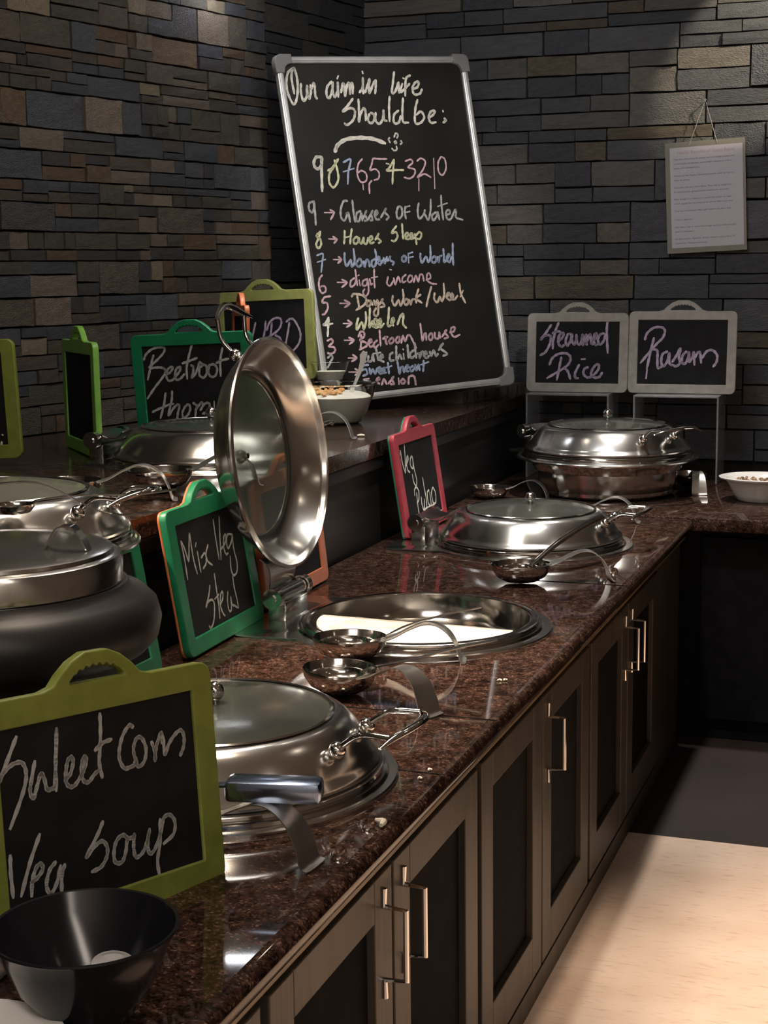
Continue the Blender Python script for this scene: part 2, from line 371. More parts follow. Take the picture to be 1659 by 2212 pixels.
shelf = thing('raised_shelf','dark raised shelf with granite top behind the counter, carrying the glass bowl','shelf',(0,0,0))
bm = bmesh.new()
v0 = [(-1.39,.3),(-1.39,5.36),(-1.975,5.36),(-2.075,4.76),(-3.18,.3)]
def prism(bm, poly, z0, z1):
    a = [bm.verts.new((x,y,z0)) for x,y in poly]; b = [bm.verts.new((x,y,z1)) for x,y in poly]; n = len(poly)
    bm.faces.new(a[::-1]); bm.faces.new(b)
    for i in range(n): j = (i+1)%n; bm.faces.new((a[i],a[j],b[j],b[i]))
prism(bm, v0, 0, ZS-.04); build('riser', bm, dark_riser, shelf)
bm = bmesh.new(); prism(bm, [(-1.372,.3),(-1.372,5.36)]+v0[2:], ZS-.04, ZS)
build('slab', bm, granite_d, shelf)
build('moulding', bx(-1.389,-1.376,.3,5.36,ZS-.075,ZS-.042,bev=.004), dark_riser, shelf)
o = build('trim_1', bx(-.684,-.657,.3,4.36,ZC-.056,ZC-.036,bev=.003), wood_t); struct(o)

def handle_bm():
    x = .0
    return tube([(x+.004,0,.078),(x+.004,0,.052),(x+.034,0,.050),(x+.034,0,-.050),(x+.004,0,-.052),(x+.004,0,-.078)], .0042, 8)
def door(root, y0, y1, hy, grip=True):
    bm = bmesh.new(); X0, X1 = -.687, -.667; s = .068; zb, zt = .055, .585
    box(bm, X0,X1,y0,y0+s,zb,zt,bev=.002); box(bm, X0,X1,y1-s,y1,zb,zt,bev=.002)
    box(bm, X0,X1,y0+s,y1-s,zb,zb+.085,bev=.002); box(bm, X0,X1,y0+s,y1-s,zt-.06,zt,bev=.002)
    d = build('door', bm, wood, root)
    build('panel', bx(X0+.003,X0+.008,y0+s-.004,y1-s+.004,zb+.08,zt-.055), black_panel, d)
    if not grip: return
    h = build('handle', handle_bm(), chrome, d, smooth=True); h.location = (X1-.002, hy, .485)
    h['label'] = 'metal bracket handle'
CL = ['grey-brown two-door cabinet nearest the camera, cut by the bottom of the frame','grey-brown two-door cabinet with two bracket handles side by side, below the nearest dish','grey-brown two-door cabinet with one bright handle, below the open dish','darkest two-door cabinet at the far end of the counter, below the far dish']
for k, y in enumerate((.60,1.445,2.29,3.135)):
    c = thing('cabinet', CL[k], 'cabinet', (0,0,0), group='cabinets under the counter')
    build('body', bx(-1.36,-.69,y,y+.845,.0,ZC-.0355), wood, c)
    build('skirting', bx(-.69,-.668,y,y+.845,.0,.048), wood, c)
    mid = y+.4225
    door(c, y+.012, mid-.004, mid-.040, k != 2); door(c, mid+.004, y+.833, mid+.040)
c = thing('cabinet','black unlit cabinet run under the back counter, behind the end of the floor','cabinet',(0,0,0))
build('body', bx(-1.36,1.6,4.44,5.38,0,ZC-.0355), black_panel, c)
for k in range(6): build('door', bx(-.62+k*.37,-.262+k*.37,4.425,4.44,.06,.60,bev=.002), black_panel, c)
c = thing('filler_panel','narrow dark wood panel closing the far end of the counter cabinets','panel',(0,0,0))
build('board', bx(-1.36,-.672,3.985,4.355,0,ZC-.0355), wood, c)

# ------------------------------------------------------------------ chafing dishes
def plate_bm(Rr, tab=True, rin=.226, th=.006, half=.193, tx=.345):
    bm = bmesh.new(); seg = 120; A, B = [], []
    for i in range(seg):
        t = 2*PI*i/seg; c, s = math.cos(t), math.sin(t); r = Rr
        if tab and c < 0:
            rr = min(tx/abs(c) if abs(c)>1e-6 else 9, half/abs(s) if abs(s)>1e-6 else 9); r = max(r, rr)
        A.append((rin*c,rin*s)); B.append((r*c,r*s))
    V = [[bm.verts.new((x,y,z)) for x,y in P] for P, z in ((A,0),(B,0),(B,th*.6),([(x*.992,y*.992) for x,y in B],th),(A,th))]
    n = len(V)
    for k in range(n):
        a, b = V[k], V[(k+1)%n]
        for i in range(seg): j = (i+1)%seg; bm.faces.new((a[i],b[i],b[j],a[j]))
    return bm
def cyl_y(bm, x, z, y0, y1, r, seg=20):
    a = [bm.verts.new((x+r*math.cos(2*PI*i/seg),y0,z+r*math.sin(2*PI*i/seg))) for i in range(seg)]; b = [bm.verts.new((v.co.x,y1,v.co.z)) for v in a]
    for i in range(seg): j = (i+1)%seg; bm.faces.new((a[i],a[j],b[j],b[i]))
    bm.faces.new(a[::-1]); bm.faces.new(b)
HX, HZ = -.290, .056
PR = {}
def dish_meshes():
    if PR: return PR
    def mk(n, bm, m, sm=True):
        o = build(n, bm, m, None, smooth=sm); PR[n] = o.data; bpy.data.objects.remove(o)
    mk('plate', plate_bm(.268), steel); mk('plate_r', plate_bm(.255, tab=False), steel); mk('plate_n', plate_bm(.262, half=.13, tx=.300), steel)
    mk('rim', lathe([(.222,.003),(.246,.003),(.249,.007),(.246,.011),(.240,.012),(.240,.014),(.242,.016),(.241,.020),(.238,.022),(.226,.022),(.224,.019)],72), steel_s)
    mk('pan', lathe([(.225,.019),(.222,.020),(.219,-.010),(.209,-.030),(.0,-.034),(.0,-.036),(.211,-.032),(.2215,-.010),(.2245,.0)],64,closed=True), steel_s)
    # lid, relative to hinge
    out = [(.232,.022),(.238,.025),(.239,.029),(.236,.033),(.231,.036),(.227,.042),(.215,.058),(.203,.073),(.192,.084),(.182,.0905),(.175,.0925),(.169,.093)]
    inn = [(.167,.090),(.174,.0895),(.181,.0875),(.190,.081),(.201,.070),(.213,.055),(.225,.039),(.228,.034),(.229,.027)]
    b = lathe(out+inn, 80); bmesh.ops.translate(b, verts=b.verts, vec=(-HX,0,-HZ)); mk('lid', b, steel)
    b = lathe([(.169,.093),(.172,.0955),(.169,.0975),(.165,.096),(.164,.093)], 72); bmesh.ops.translate(b, verts=b.verts, vec=(-HX,0,-HZ)); mk('ring', b, steel_s)
    g = lathe([(.166,.094),(.14,.099),(.09,.104),(.04,.107),(0,.108),(0,.105),(.04,.104),(.09,.101),(.14,.096),(.166,.091)], 64); bmesh.ops.translate(g, verts=g.verts, vec=(-HX,0,-HZ)); mk('glass', g, lid_glass)
    b = bmesh.new(); sphere(b, (0,0,.124), .0145); tube([(0,0,.104),(0,0,.116)], .006, bm=b); bmesh.ops.translate(b, verts=b.verts, vec=(-HX,0,-HZ)); mk('knob', b, chrome)
    b = bmesh.new()
    for s in (-1,1):
        sphere(b, (.210,s*.058,.074), .0125)
        tube([(.213,s*.058,.078),(.245,s*.060,.099),(.288,s*.064,.100)], .0045, bm=b, smooth_n=4)
    tube([(.283,-.088,.092),(.292,-.064,.099),(.306,-.03,.105),(.311,0,.107),(.306,.03,.105),(.292,.064,.099),(.283,.088,.092)], [.003,.007,.008,.008,.007,.003], bm=b, flat=.6, smooth_n=4)
    bmesh.ops.translate(b, verts=b.verts, vec=(-HX,0,-HZ)); mk('handle', b, chrome)
    # hinge arm on lid: flat plate from the shoulder to the hinge barrel
    b = bmesh.new(); ribbon([(-.205,0,.081),(-.225,0,.064),(-.25,0,.062),(-.292,0,.074)], [.14,.13,.13,.12], .003, bm=b); bmesh.ops.translate(b, verts=b.verts, vec=(-HX,0,-HZ)); mk('arm', b, steel)
    b = bmesh.new(); cyl_y(b, HX, HZ, -.062, .062, .016); mk('barrel', b, steel)
    for s in (-1,1):
        b = bmesh.new(); cyl_y(b, HX, HZ, s*.066, s*.084, .0215, 28); cyl_y(b, HX, HZ, s*.084, s*.088, .009, 16); mk('cap%d'%s, b, steel_s)
    b = bmesh.new(); box(b, HX-.02,HX+.02,-.06,.06,.004,.044,bev=.004); mk('block', b, steel)
    return PR
def chafer(label, x, y, z, rot=0, opened=0, scale=1, tab=True, cat='dish'):
    P = dish_meshes(); t = thing('chafing_dish', label, cat, (x,y,z), rot); t.scale = (scale,)*3
    link('base_plate', P['plate_n' if tab == 'n' else 'plate' if tab else 'plate_r'], None, t); link('rim', P['rim'], None, t); link('pan', P['pan'], None, t)
    h = link('hinge', P['barrel'], None, t); link('end_cap', P['cap1'], None, h); link('end_cap', P['cap-1'], None, h); link('bracket', P['block'], None, h)
    l = link('lid', P['lid'], None, t); l.location = (HX,0,HZ); l.rotation_euler = (0,-R(opened),0)
    link('glass_window', P['glass'], None, l); link('glass_ring', P['ring'], None, l); link('knob', P['knob'], None, l)['label'] = 'shiny round knob'
    link('lid_handle', P['handle'], None, l); link('hinge_arm', P['arm'], None, l)
    return t
d_near = chafer('nearest round steel chafing dish, lid closed, half behind the sweet corn sign', *DISH['near'], ZC, tab='n')
d_open = chafer('round steel chafing dish with its glass lid standing wide open', *DISH['open'], ZC, opened=97)
d_far = chafer('round steel chafing dish with closed lid sunk in the counter beside the pink framed sign', *DISH['far'], ZC)
d_back = chafer('round steel chafing dish on a tall body, in front of the two grey framed signs', -.975, 4.80, .780, rot=R(-36), scale=1.09, tab='n')
z1, z0 = .0, (.664-.780)/1.09
bm = lathe([(0,z0),(.180,z0),(.190,z0+.006),(.200,z0+.04),(.202,z0+.08),(.200,z1),(.194,z1),(.194,z0+.01),(0,z0+.01)], 64)
build('body', bm, steel, d_back, smooth=True)
d_beet = chafer('round steel chafing dish on the raised shelf in front of the beetroot sign', -1.60, 3.25, ZS, scale=.96, tab='n')
d_left = chafer('round steel chafing dish at the left picture edge, right behind the black soup kettle', -1.478, 2.155, ZS, tab=False, scale=.98)

# stew in the open dish
bm = bmesh.new(); seg = 40; pts = []
for i in range(seg+1):
    t = R(-172+ (172-8)*i/seg); pts.append((.210*math.cos(t), .210*math.sin(t)))
def dome(bm, poly, z0, z1, c):
    a = [bm.verts.new((x,y,z0)) for x,y in poly]; b = [bm.verts.new((x,y,z1)) for x,y in poly]; m = [bm.verts.new((c[0]+(x-c[0])*.5,c[1]+(y-c[1])*.5,z1+.004*random.random())) for x,y in poly]
    n = len(poly); k = bm.verts.new((c[0],c[1],z1+.004)); bm.faces.new(a[::-1])
    for i in range(n):
        j = (i+1)%n; bm.faces.new((a[i],a[j],b[j],b[i])); bm.faces.new((b[i],b[j],m[j],m[i])); bm.faces.new((m[i],m[j],k))
dome(bm, pts, -.028, .013, (0,-.12))
o = build('stew', bm, stew, None, smooth=True); o.location = (*DISH['open'],ZC); o.rotation_euler = (0,0,R(-3)); tag(o, 'thick white stew filling the front half of the open dish', 'food')
bm = bmesh.new(); box(bm, -.207,.207,-.030,-.027,-.029,.017,bev=.001)
o = build('pan_divider', bm, steel_s, None); o.location = (*DISH['open'],ZC); o.rotation_euler = (0,0,R(-3)); tag(o, 'straight steel divider across the open dish behind the white stew', 'divider')

# ------------------------------------------------------------------ soup kettle
K = thing('soup_kettle','large black soup kettle with steel collar and lid at the left picture edge','soup kettle',(-1.15,1.68,ZC+.001));
build('body', lathe([(0,0),(.104,0),(.112,.004),(.120,.02),(.158,.10),(.163,.20),(.172,.218),(.198,.228),(.212,.243),(.217,.266),(.212,.288),(.197,.303),(.180,.310),(.174,.318),(.150,.318),(.15,.02),(0,.02)],72), black_kettle, K, smooth=True)
build('collar', lathe([(.158,.3182),(.168,.319),(.169,.346),(.166,.354),(.159,.357),(.150,.357),(.150,.3182)],72), steel, K, smooth=True)
ld = build('lid', lathe([(.158,.3575),(.156,.362),(.150,.364),(.12,.366),(.06,.368),(0,.369),(0,.366),(.06,.365),(.12,.363),(.145,.361),(.150,.3575)],72), steel, K, smooth=True)
b = bmesh.new(); ribbon([(.034,0,.0),(.024,0,.018),(.012,0,.032),(0,0,.034),(-.012,0,.032),(-.024,0,.018),(-.034,0,.0)],[.020,.020],.002,bm=b)
o = build('lid_handle', b, steel_s, ld, smooth=True); o.location = (.108,.01,.365); o.rotation_euler = (0,0,R(12)); o.scale = (.85,1,.95)

# ------------------------------------------------------------------ spoon rests and ladles
def rest_mesh():
    b = bmesh.new()
    lathe([(.062,.045),(.060,.032),(.050,.016),(.034,.006),(.016,.002),(0,.001),(0,.003),(.016,.004),(.033,.008),(.048,.018),(.058,.033),(.0605,.045),(.0615,.0462)],40,bm=b,sx=1.12,sy=.95)
    return b
REST = {}
def spoon_rest(label, x, y, z, rot, group='steel spoon rests', sc=1):
    if not REST:
        o = build('bowl', rest_mesh(), steel_s, None, smooth=True); REST['bowl'] = o.data; bpy.data.objects.remove(o)
        STEEL_F = varied(mat('matt_steel',(.6,.6,.58),.34,1), 9, (.62,.60,.58),(.74,.73,.70), rough=(.3,.4))
        o = build('hook_foot', ribbon([(.060,0,.040),(.085,0,.048),(.112,0,.062),(.140,0,.072),(.165,0,.069),(.187,0,.052),(.200,0,.027),(.206,0,.006),(.216,0,.0015)], [.052,.032,.030,.042,.050,.050], .0016, crown=.001), STEEL_F, None, smooth=True); REST['foot'] = o.data; bpy.data.objects.remove(o)
    t = thing('spoon_rest', label, 'spoon rest', (x,y,z), rot, group); t.scale = (sc,)*3
    link('bowl', REST['bowl'], None, t); link('hook_foot', REST['foot'], None, t); return t
def ladle(label, p0, p1, bowl_r=.040, w=(.012,.010,.016,.020), rise=.0, th=.002, round_=False, mid=None, name='ladle', z_bowl=None):
    """bowl centred at p0 (its underside), handle ending at p1"""
    p0, p1 = Vector(p0), Vector(p1); d = (p1-p0); dh = Vector((d.x,d.y,0)); Lh = dh.length; a = math.atan2(d.y,d.x)
    t = thing(name, label, 'ladle', p0, a, 'ladles and serving spoons')
    r = bowl_r
    b = lathe([(r,r*.62),(r*.96,r*.42),(r*.78,r*.18),(r*.45,.004),(0,.001),(0,.0025),(r*.44,.0055),(r*.75,r*.18+.002),(r*.93,r*.42),(r*.97,r*.62)],32,sx=1.15)
    build('bowl', b, steel_s, t, smooth=True)
    e = d.z
    path = [(r*1.02,0,r*.58),(r*1.5,0,r*.75),(Lh*.45,0,max(r*.8,e*.62)+rise),(Lh*.75,0,e*.86+rise*.7),(Lh,0,e)]
    if round_: b = tube(path, [.006,.007,.010,.011], smooth_n=5, flat=.7)
    else: b = ribbon(path, list(w), th)
    build('handle', b, steel_s, t, smooth=True); return t
spoon_rest('steel spoon rest with hooked foot beside the open dish', -1.005, 2.592, ZC, R(14))
spoon_rest('steel spoon rest with orange crumbs in its bowl behind the nearest dish', -.940, 2.375, ZC, R(-24))
spoon_rest('steel spoon rest in front of the far sunken dish, dark hook towards the edge', -.880, 3.365, ZC, R(24))
spoon_rest('small steel spoon rest hooking out from behind the far sunken dish', -.985, 4.245, ZC, R(6))
spoon_rest('steel spoon rest on the counter between the far dish and the tall back dish', -1.30, 4.58, ZC, R(4), sc=.9)
spoon_rest('steel spoon rest on the back counter beside the white bowl', -.745, 5.0, ZC+.004, R(-72), sc=.95)
spoon_rest('steel spoon rest sticking out under the sweet corn sign, nearest of all', -.905, 1.66, ZC, R(-4), sc=1.02)
spoon_rest('steel spoon rest on the raised shelf in front of the beetroot dish', -1.50, 2.80, ZS, R(40))
spoon_rest('steel spoon rest on the raised shelf behind the left lid handle', -1.60, 2.60, ZS, R(26))
spoon_rest('steel spoon rest on the raised shelf half behind the open lid', -1.66, 3.76, ZS, R(14))
ladle('thin steel ladle lying in the crumb-filled spoon rest', (-.945,2.372,ZC+.009), (-.705,2.53,.735), .044, w=(.016,.008,.012,.014))
ladle('thin steel ladle lying in the rest beside the open dish', (-1.012,2.592,ZC+.009), (-.772,2.665,.76), .044, w=(.016,.008,.010,.010))
ladle('steel ladle with thick handle leaning on the far dish lid handle', (-.885,3.36,ZC+.008), (-.757,3.66,.772), .046, round_=True)
ladle('steel ladle resting across the left dish behind the kettle lid', (-1.32,1.99,1.012), (-1.135,2.17,1.035), .03, w=(.012,.008,.012,.014))
ladle('steel ladle with bright handle just above the kettle collar', (-1.36,1.85,1.045), (-1.13,2.10,1.01), .03, w=(.012,.010,.014,.016))
# serving spoon with a hollow square handle
t = thing('serving_spoon','serving spoon with wide hollow handle painted with a blue reflection beside the nearest dish','spoon',(-.90,1.632,ZC+.06), R(12.5),'ladles and serving spoons')
blue_refl_steel = mat('blue_reflection_steel',(.42,.52,.72),.2,1)  # blue reflection put into the steel's own colour
b = lathe([(.042,.022),(.038,.012),(.024,.003),(0,0),(0,.0015),(.023,.0045),(.036,.013),(.040,.022)],32,sx=1.3); build('bowl', b, steel_s, t, smooth=True)
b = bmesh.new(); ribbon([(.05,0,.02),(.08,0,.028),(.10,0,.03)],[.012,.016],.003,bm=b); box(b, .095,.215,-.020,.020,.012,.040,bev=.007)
build('handle', b, blue_refl_steel, t, smooth=True)['label'] = 'wide metal handle with a painted blue reflection'

# ------------------------------------------------------------------ signs
# chalk strokes in 0.1 mm on each board: name, chalk, stroke width, strokes (x, z, x, z ...)
WRITING = {
 'S1': [
  ('word','chalk_grey',0.005,[[-1146,2247,-1298,2000,-1411,1815,-1339,1904,-1222,1966,-1109,1964,-1061,1876,-1074,1746,-1166,1555,-1319,1301],[-932,1943,-1002,1732,-1025,1631,-987,1556,-926,1676,-864,1797,-822,1722,-800,1610,-733,1610,-685,1667,-606,2243],[-606,2243,-656,1876,-678,1572],[-541,1665,-467,1718,-418,1830,-433,1894,-486,1870,-522,1769,-538,1664,-506,1590,-430,1574,-336,1650,-276,1721,-231,1821,-253,1867,-294,1806,-315,1687,-289,1600,-221,1579,-125,1649,-55,1677],[12,2301,0,2095,-29,1893,-52,1759,-25,1588],[-99,1906,14,1968,151,1985],[482,2066,429,2096,327,2009,258,1867,245,1744,306,1627,418,1626,495,1653,467,1744,468,1842,524,1931,598,1918,651,1794,618,1658,528,1604,460,1674],[743,1849,780,1742,777,1627,798,1738,837,1831,905,1927,902,1805],[929,1872,936,1669,1006,1772,1114,1868,1217,1901,1258,1813,1236,1700,1176,1609]]),
  ('word','chalk_grey',0.005,[[-66,1098,-159,968,-338,763,-206,855,-96,884,-33,800,-53,694,-143,605,-278,584],[279,824,211,882,116,848,60,736,65,610,162,586,228,682,269,813,353,821,374,845,351,709,376,590,482,621,559,731,611,861],[611,861,567,715,582,583,672,619,788,807,840,939,939,953,1008,858,973,721,809,644],[782,937,754,671,694,470,711,265]]),
  ('word','chalk_grey',0.005,[[-1346,1020,-1358,814,-1350,577],[-944,1156,-1102,882,-1247,564],[-1107,672,-1022,703,-941,776,-959,840,-1028,811,-1090,681,-1113,528],[-762,812,-853,741,-909,595,-861,489,-768,585,-700,757],[-641,755,-694,647,-713,464]]),
 ],
 'S9': [
  ('word','chalk_lilac',0.0082,[[-920,2264,-1086,2013,-1273,1762,-1147,1888,-997,1909,-920,1826,-968,1576,-1112,1324,-1282,1229],[-665,2337,-765,2056,-842,1702,-847,1451],[-870,1972,-743,2035,-604,2036],[-650,1723,-545,1807,-474,1953,-550,1994,-653,1848,-647,1619,-538,1526,-454,1579],[-229,1954,-335,1932,-404,1724,-347,1558,-244,1704,-186,1933,-192,1725,-93,1601,-34,1788,-38,1934],[-38,1934,-10,1664,98,1603,157,1789,174,1934,179,1727,194,1582,242,1748,301,1935,317,1707,331,1583],[328,1707,407,1914,449,1915,477,1667,541,1605],[538,1729,641,1833,658,1957,595,1956,558,1791,605,1605,710,1606],[910,1978,785,1936,705,1771,773,1606,896,1710,973,1958],[1023,2421,1000,2122,1021,1711,1053,1319]]),
  ('word','chalk_lilac',0.0082,[[-951,907,-850,1138,-639,1275,-383,1298,-231,1185,-248,998,-393,830,-666,660,-1026,446],[-540,1162,-587,911,-681,388],[-435,808,-304,685,-212,425],[84,918,-47,646,-43,479,64,460],[153,1105,280,1110],[393,838,268,774,240,608,360,495,486,507,610,592,753,780,749,924,644,903,543,757,505,590,613,488,781,511,882,657]]),
 ],
 'S10': [
  ('word','chalk_lilac',0.0081,[[-1249,1765,-1175,1989,-955,2166,-699,2182,-583,2055,-656,1831,-842,1638,-1060,1381,-1372,992],[-945,1830,-1030,1445,-1155,802],[-966,1461,-819,1398,-810,1126,-785,838,-658,871],[-482,1385,-639,1288,-679,1031,-594,888,-472,1065,-416,1321,-405,1002,-307,923],[-311,1035,-189,1227,-54,1483,-92,1196,-54,1005,-178,892,-292,939],[156,1389,33,1261,8,1038,106,975,211,1167,236,1358,247,1040,352,1200,395,1359,424,946],[417,1169,537,1360,601,1329,643,1012],[670,1171,820,1394,1007,1427,1154,1270,1145,1048,1041,889],[-1145,770,-1168,480]]),
 ],
 'S4': [
  ('word','chalk_grey',0.0064,[[-1462,2104,-1380,2249,-1187,2380,-959,2430,-795,2395,-841,2270,-1036,2100,-1325,1893],[-1147,2222,-1220,2047,-1392,1560],[-1282,1873,-1057,1885,-881,1860,-824,1761,-952,1588,-1201,1338,-1455,1047],[-831,1682,-692,1737,-593,1852,-633,1892,-751,1817,-811,1662,-758,1523,-623,1539,-501,1653,-377,1787,-368,1884,-484,1829,-543,1674,-512,1536,-376,1572,-254,1686],[37,2444,-79,2147,-174,1839,-179,1547],[-294,1969,-68,2030,169,2101],[-35,1913,27,1872,13,1717,-44,1582,75,1676,180,1867,234,1982,314,1902,220,1827,202,1633,328,1572,427,1705,421,1879,316,1921],[438,1821,532,1895,663,1911,740,1792,681,1620,547,1585,471,1703,507,1857],[951,2344,857,2020,830,1596],[732,1947,889,2010,1108,2051]]),
  ('word','chalk_grey',0.0064,[[-879,1192,-952,898,-1103,504],[-1334,678,-1123,763,-845,856,-663,891],[-674,1236,-709,991,-849,579,-674,773,-531,869,-492,809,-554,633,-593,456],[-419,650,-315,805,-199,862,-166,743,-247,587,-389,491,-422,610],[-64,898,39,817,6,700,-32,524],[-16,701,131,855,202,912,218,853],[138,698,262,852,397,888,431,789,332,655,195,598],[574,923,557,611],[698,842,835,917,916,857,928,740,891,565]]),
 ],
 'S2': [
  ('word','chalk_grey',0.0047,[[-1317,2146,-1293,1868,-1311,1407],[-1300,2143,-1213,1976,-1145,1719],[-897,2227,-1010,2000,-1123,1730],[-887,2209,-918,1923,-915,1675,-872,1436],[-686,2005,-750,1939],[-702,1837,-708,1652,-709,1435],[-582,1691,-409,1753,-371,1667,-421,1551,-580,1480],[-188,1878,-340,1740,-333,1582,-156,1470]]),
  ('word','chalk_grey',0.0047,[[240,2304,207,1959,188,1516],[536,2321,404,1925,277,1499],[361,1692,594,1780,696,1923,592,1909,495,1733,539,1563,656,1558],[962,1894,770,1911,668,1767,695,1648,903,1758,993,1873],[1000,1888,948,1587,991,1317,911,1136,729,1090,653,1234,721,1481]]),
  ('word','chalk_grey',0.0047,[[-429,1113,-548,949,-758,760,-614,838,-431,830,-382,725,-469,524,-582,392,-718,336,-770,387],[-138,1292,-170,997,-191,684,-246,426],[-321,823,-109,873],[-121,669,35,763,86,881,-21,855,-121,669,-79,500,1,419],[322,840,230,674,224,482,339,473,406,717],[406,717,414,554,516,515,643,439],[667,1085,649,861,679,611,680,431]]),
 ],
 'S8': [
  ('word','chalk_white',0.0059,[[-1328,2313,-1323,2015,-1209,1694],[-921,2528,-1005,2171,-1180,1690],[-1062,1869,-798,2031,-820,2111,-979,1975,-972,1742,-825,1665],[-468,2070,-632,1992,-685,1823,-506,1743,-416,1986],[-418,2045,-426,1713,-357,1410,-469,1248,-630,1367,-647,1584]]),
  ('word','chalk_white',0.0059,[[-715,1008,-671,1158,-487,1211,-335,1073,-445,852,-630,800],[-531,1061,-589,755,-599,482],[-199,896,-232,703,-126,529,44,802],[179,1390,174,1123,206,799,135,530],[566,989,374,936,333,661,542,550,600,924],[913,1013,737,865,768,598,998,585,1093,836,949,1018],[-96,525,144,549,532,532,957,571]]),
 ],
 'S5': [
  ('word','chalk_lilac',0.0068,[[-929,1851,-884,1938,-776,1978,-755,1890],[-317,1788,-414,1485,-511,1180,-532,850,-415,627,-277,735,-155,1039,3,1495,61,1820],[83,1536,201,1773,388,1897,593,1891,635,1738,521,1546,254,1379,41,1275],[291,1770,196,1271,93,837],[383,1375,557,1284,598,1109,479,828],[929,1750,846,1406,702,910],[816,1775,948,1858,1099,1831,1261,1568,1312,1351,1234,1093,993,861,757,757]]),
 ],
 'S7': [
  ('word','chalk_white',0.0053,[[1329,381,1299,216,1314,2],[1354,546,1373,535]]),
 ],
 'B': [
  ('heading','chalk_cream',0.0071,[[-2902,10644,-3099,10504,-3208,10188,-3207,9837,-3068,9500,-2914,9727,-2821,10185,-2841,10538,-2902,10644,-3006,10363,-2994,9834],[-2709,10149,-2755,9866,-2701,9601,-2552,9793,-2506,10076,-2546,9829,-2494,9669,-2398,9898,-2383,10110],[-2411,9933,-2256,10162,-2249,9967,-2263,9754,-2219,9665],[-1614,10210,-1802,10034,-1863,9785,-1781,9677,-1641,9925,-1580,10174,-1627,9889,-1576,9710,-1442,9923,-1401,10173,-1457,9708],[-1345,10387,-1400,10298],[-1333,9850,-1226,10136,-1178,10063,-1211,9741,-1071,10098,-985,10133,-1018,9810,-925,10133,-870,10096,-917,9809],[-668,9842,-517,10021,-470,10309,-511,10057,-532,9805],[-454,10526,-445,10461],[-465,9840,-348,10055,-231,10271,-293,10019,-305,9820,-138,10090,-12,10233,-47,10016,-104,9799],[715,10501,616,10156,520,9828,651,9863,824,10154,790,9825,964,10116],[1015,10299,1054,10280],[1303,10388,1141,10298,1050,10005,1002,9713],[853,9825,1092,10005,1236,10114],[1311,9929,1513,10001,1583,10166,1453,10148,1317,9966,1347,9764,1561,9780,1670,9926]]),
  ('heading','chalk_cream',0.0071,[[-944,9648,-1137,9453,-1373,9242,-1114,9345,-959,9306,-943,9162,-1058,8949,-1283,8810,-1374,8865],[-744,9627,-783,9267,-842,8908,-740,9158,-589,9336,-552,9191,-593,8939],[-415,9153,-506,8974,-425,8845,-288,8933,-258,9114,-369,9188],[-185,9185,-227,8932,-101,8821,52,8999,114,9252,87,8962,181,8906],[416,9702,332,9321,281,8885],[673,9243,483,9100,440,8846,606,8842,726,9059],[906,9641,818,9240,779,8875,981,8834],[1442,9579,1306,9268,1233,8829,1443,8825,1601,9006,1505,9192,1318,9085],[1743,8966,1952,9073,2038,9201,1886,9185,1770,9003,1824,8817,2019,8831],[2349,9214,2354,9169],[2361,8954,2413,8879,2293,8807]]),
  ('drawing','chalk_cream',0.0113,[[-1862,7966,-1727,8176,-1399,8346,-908,8388,-427,8339,-1,8183]]),
  ('drawing','chalk_cream',0.0051,[[362,8374,445,8499,519,8443,459,8335],[194,8360,144,8306,187,8196],[593,8258,622,8185,551,8132],[219,8013,290,7938,399,7972,396,8081],[335,8210,403,8245,412,8172,350,8174]]),
  ('numeral','chalk_cream',0.0085,[[-2364,7803,-2560,7809,-2673,7600,-2582,7437,-2405,7555,-2364,7803,-2439,7343,-2520,6725]]),
  ('numeral','chalk_yellow',0.0065,[[-1780,7731,-2022,7471,-2217,7371],[-1925,7700,-1875,7395,-1888,7074,-2087,6832,-2222,6980,-2175,7263,-2028,7436,-1823,7714]]),
  ('numeral','chalk_blue',0.006,[[-1619,7618,-1344,7699,-1489,7310,-1573,6919],[-1668,7316,-1271,7410]]),
  ('numeral','chalk_pink',0.0051,[[-919,7704,-1087,7547,-1180,7227,-1100,6972,-893,7000,-857,7215,-1001,7328,-1154,7262],[-531,7709,-601,7531,-695,7335,-506,7365,-384,7234,-434,7055,-606,7007],[-531,7709,-289,7684,-23,7675],[-1032,6897,-1041,6718],[-690,6992,-797,6888,-839,6583]]),
  ('numeral','chalk_yellow',0.006,[[242,7649,35,7401,-86,7296,226,7303,536,7292],[236,7612,134,7252,48,6855],[-68,7531,31,7503]]),
  ('numeral','chalk_pink',0.0051,[[647,7581,864,7629,909,7517,718,7377,956,7296,905,7114,719,7011,518,7055],[1085,7567,1247,7653,1398,7538,1270,7285,1018,7037,1288,7137,1523,7018],[1733,7638,1656,7050],[2019,7684,1878,7485,1850,7191,1981,7075,2146,7291,2153,7588,2040,7684],[1059,6980,995,6597],[1658,7013,1609,6646]]),
  ('line','chalk_grey',0.0062,[[-2862,6416,-3026,6370,-3074,6196,-2997,6068,-2899,6188,-2862,6416,-2878,6080,-2916,5675]]),
  ('arrow','chalk_pink',0.0057,[[-2548,6047,-2214,6031],[-2338,6126,-2214,6031,-2369,5814],[-2535,5211,-2254,5177],[-2378,5273,-2254,5177,-2373,5060],[-2476,4549,-2202,4522],[-2285,4627,-2202,4522,-2338,4423],[-2457,3818,-2123,3788],[-2285,3896,-2123,3788,-2326,3649],[-2475,3150,-2133,3117],[-2294,3236,-2133,3117,-2331,3007]]),
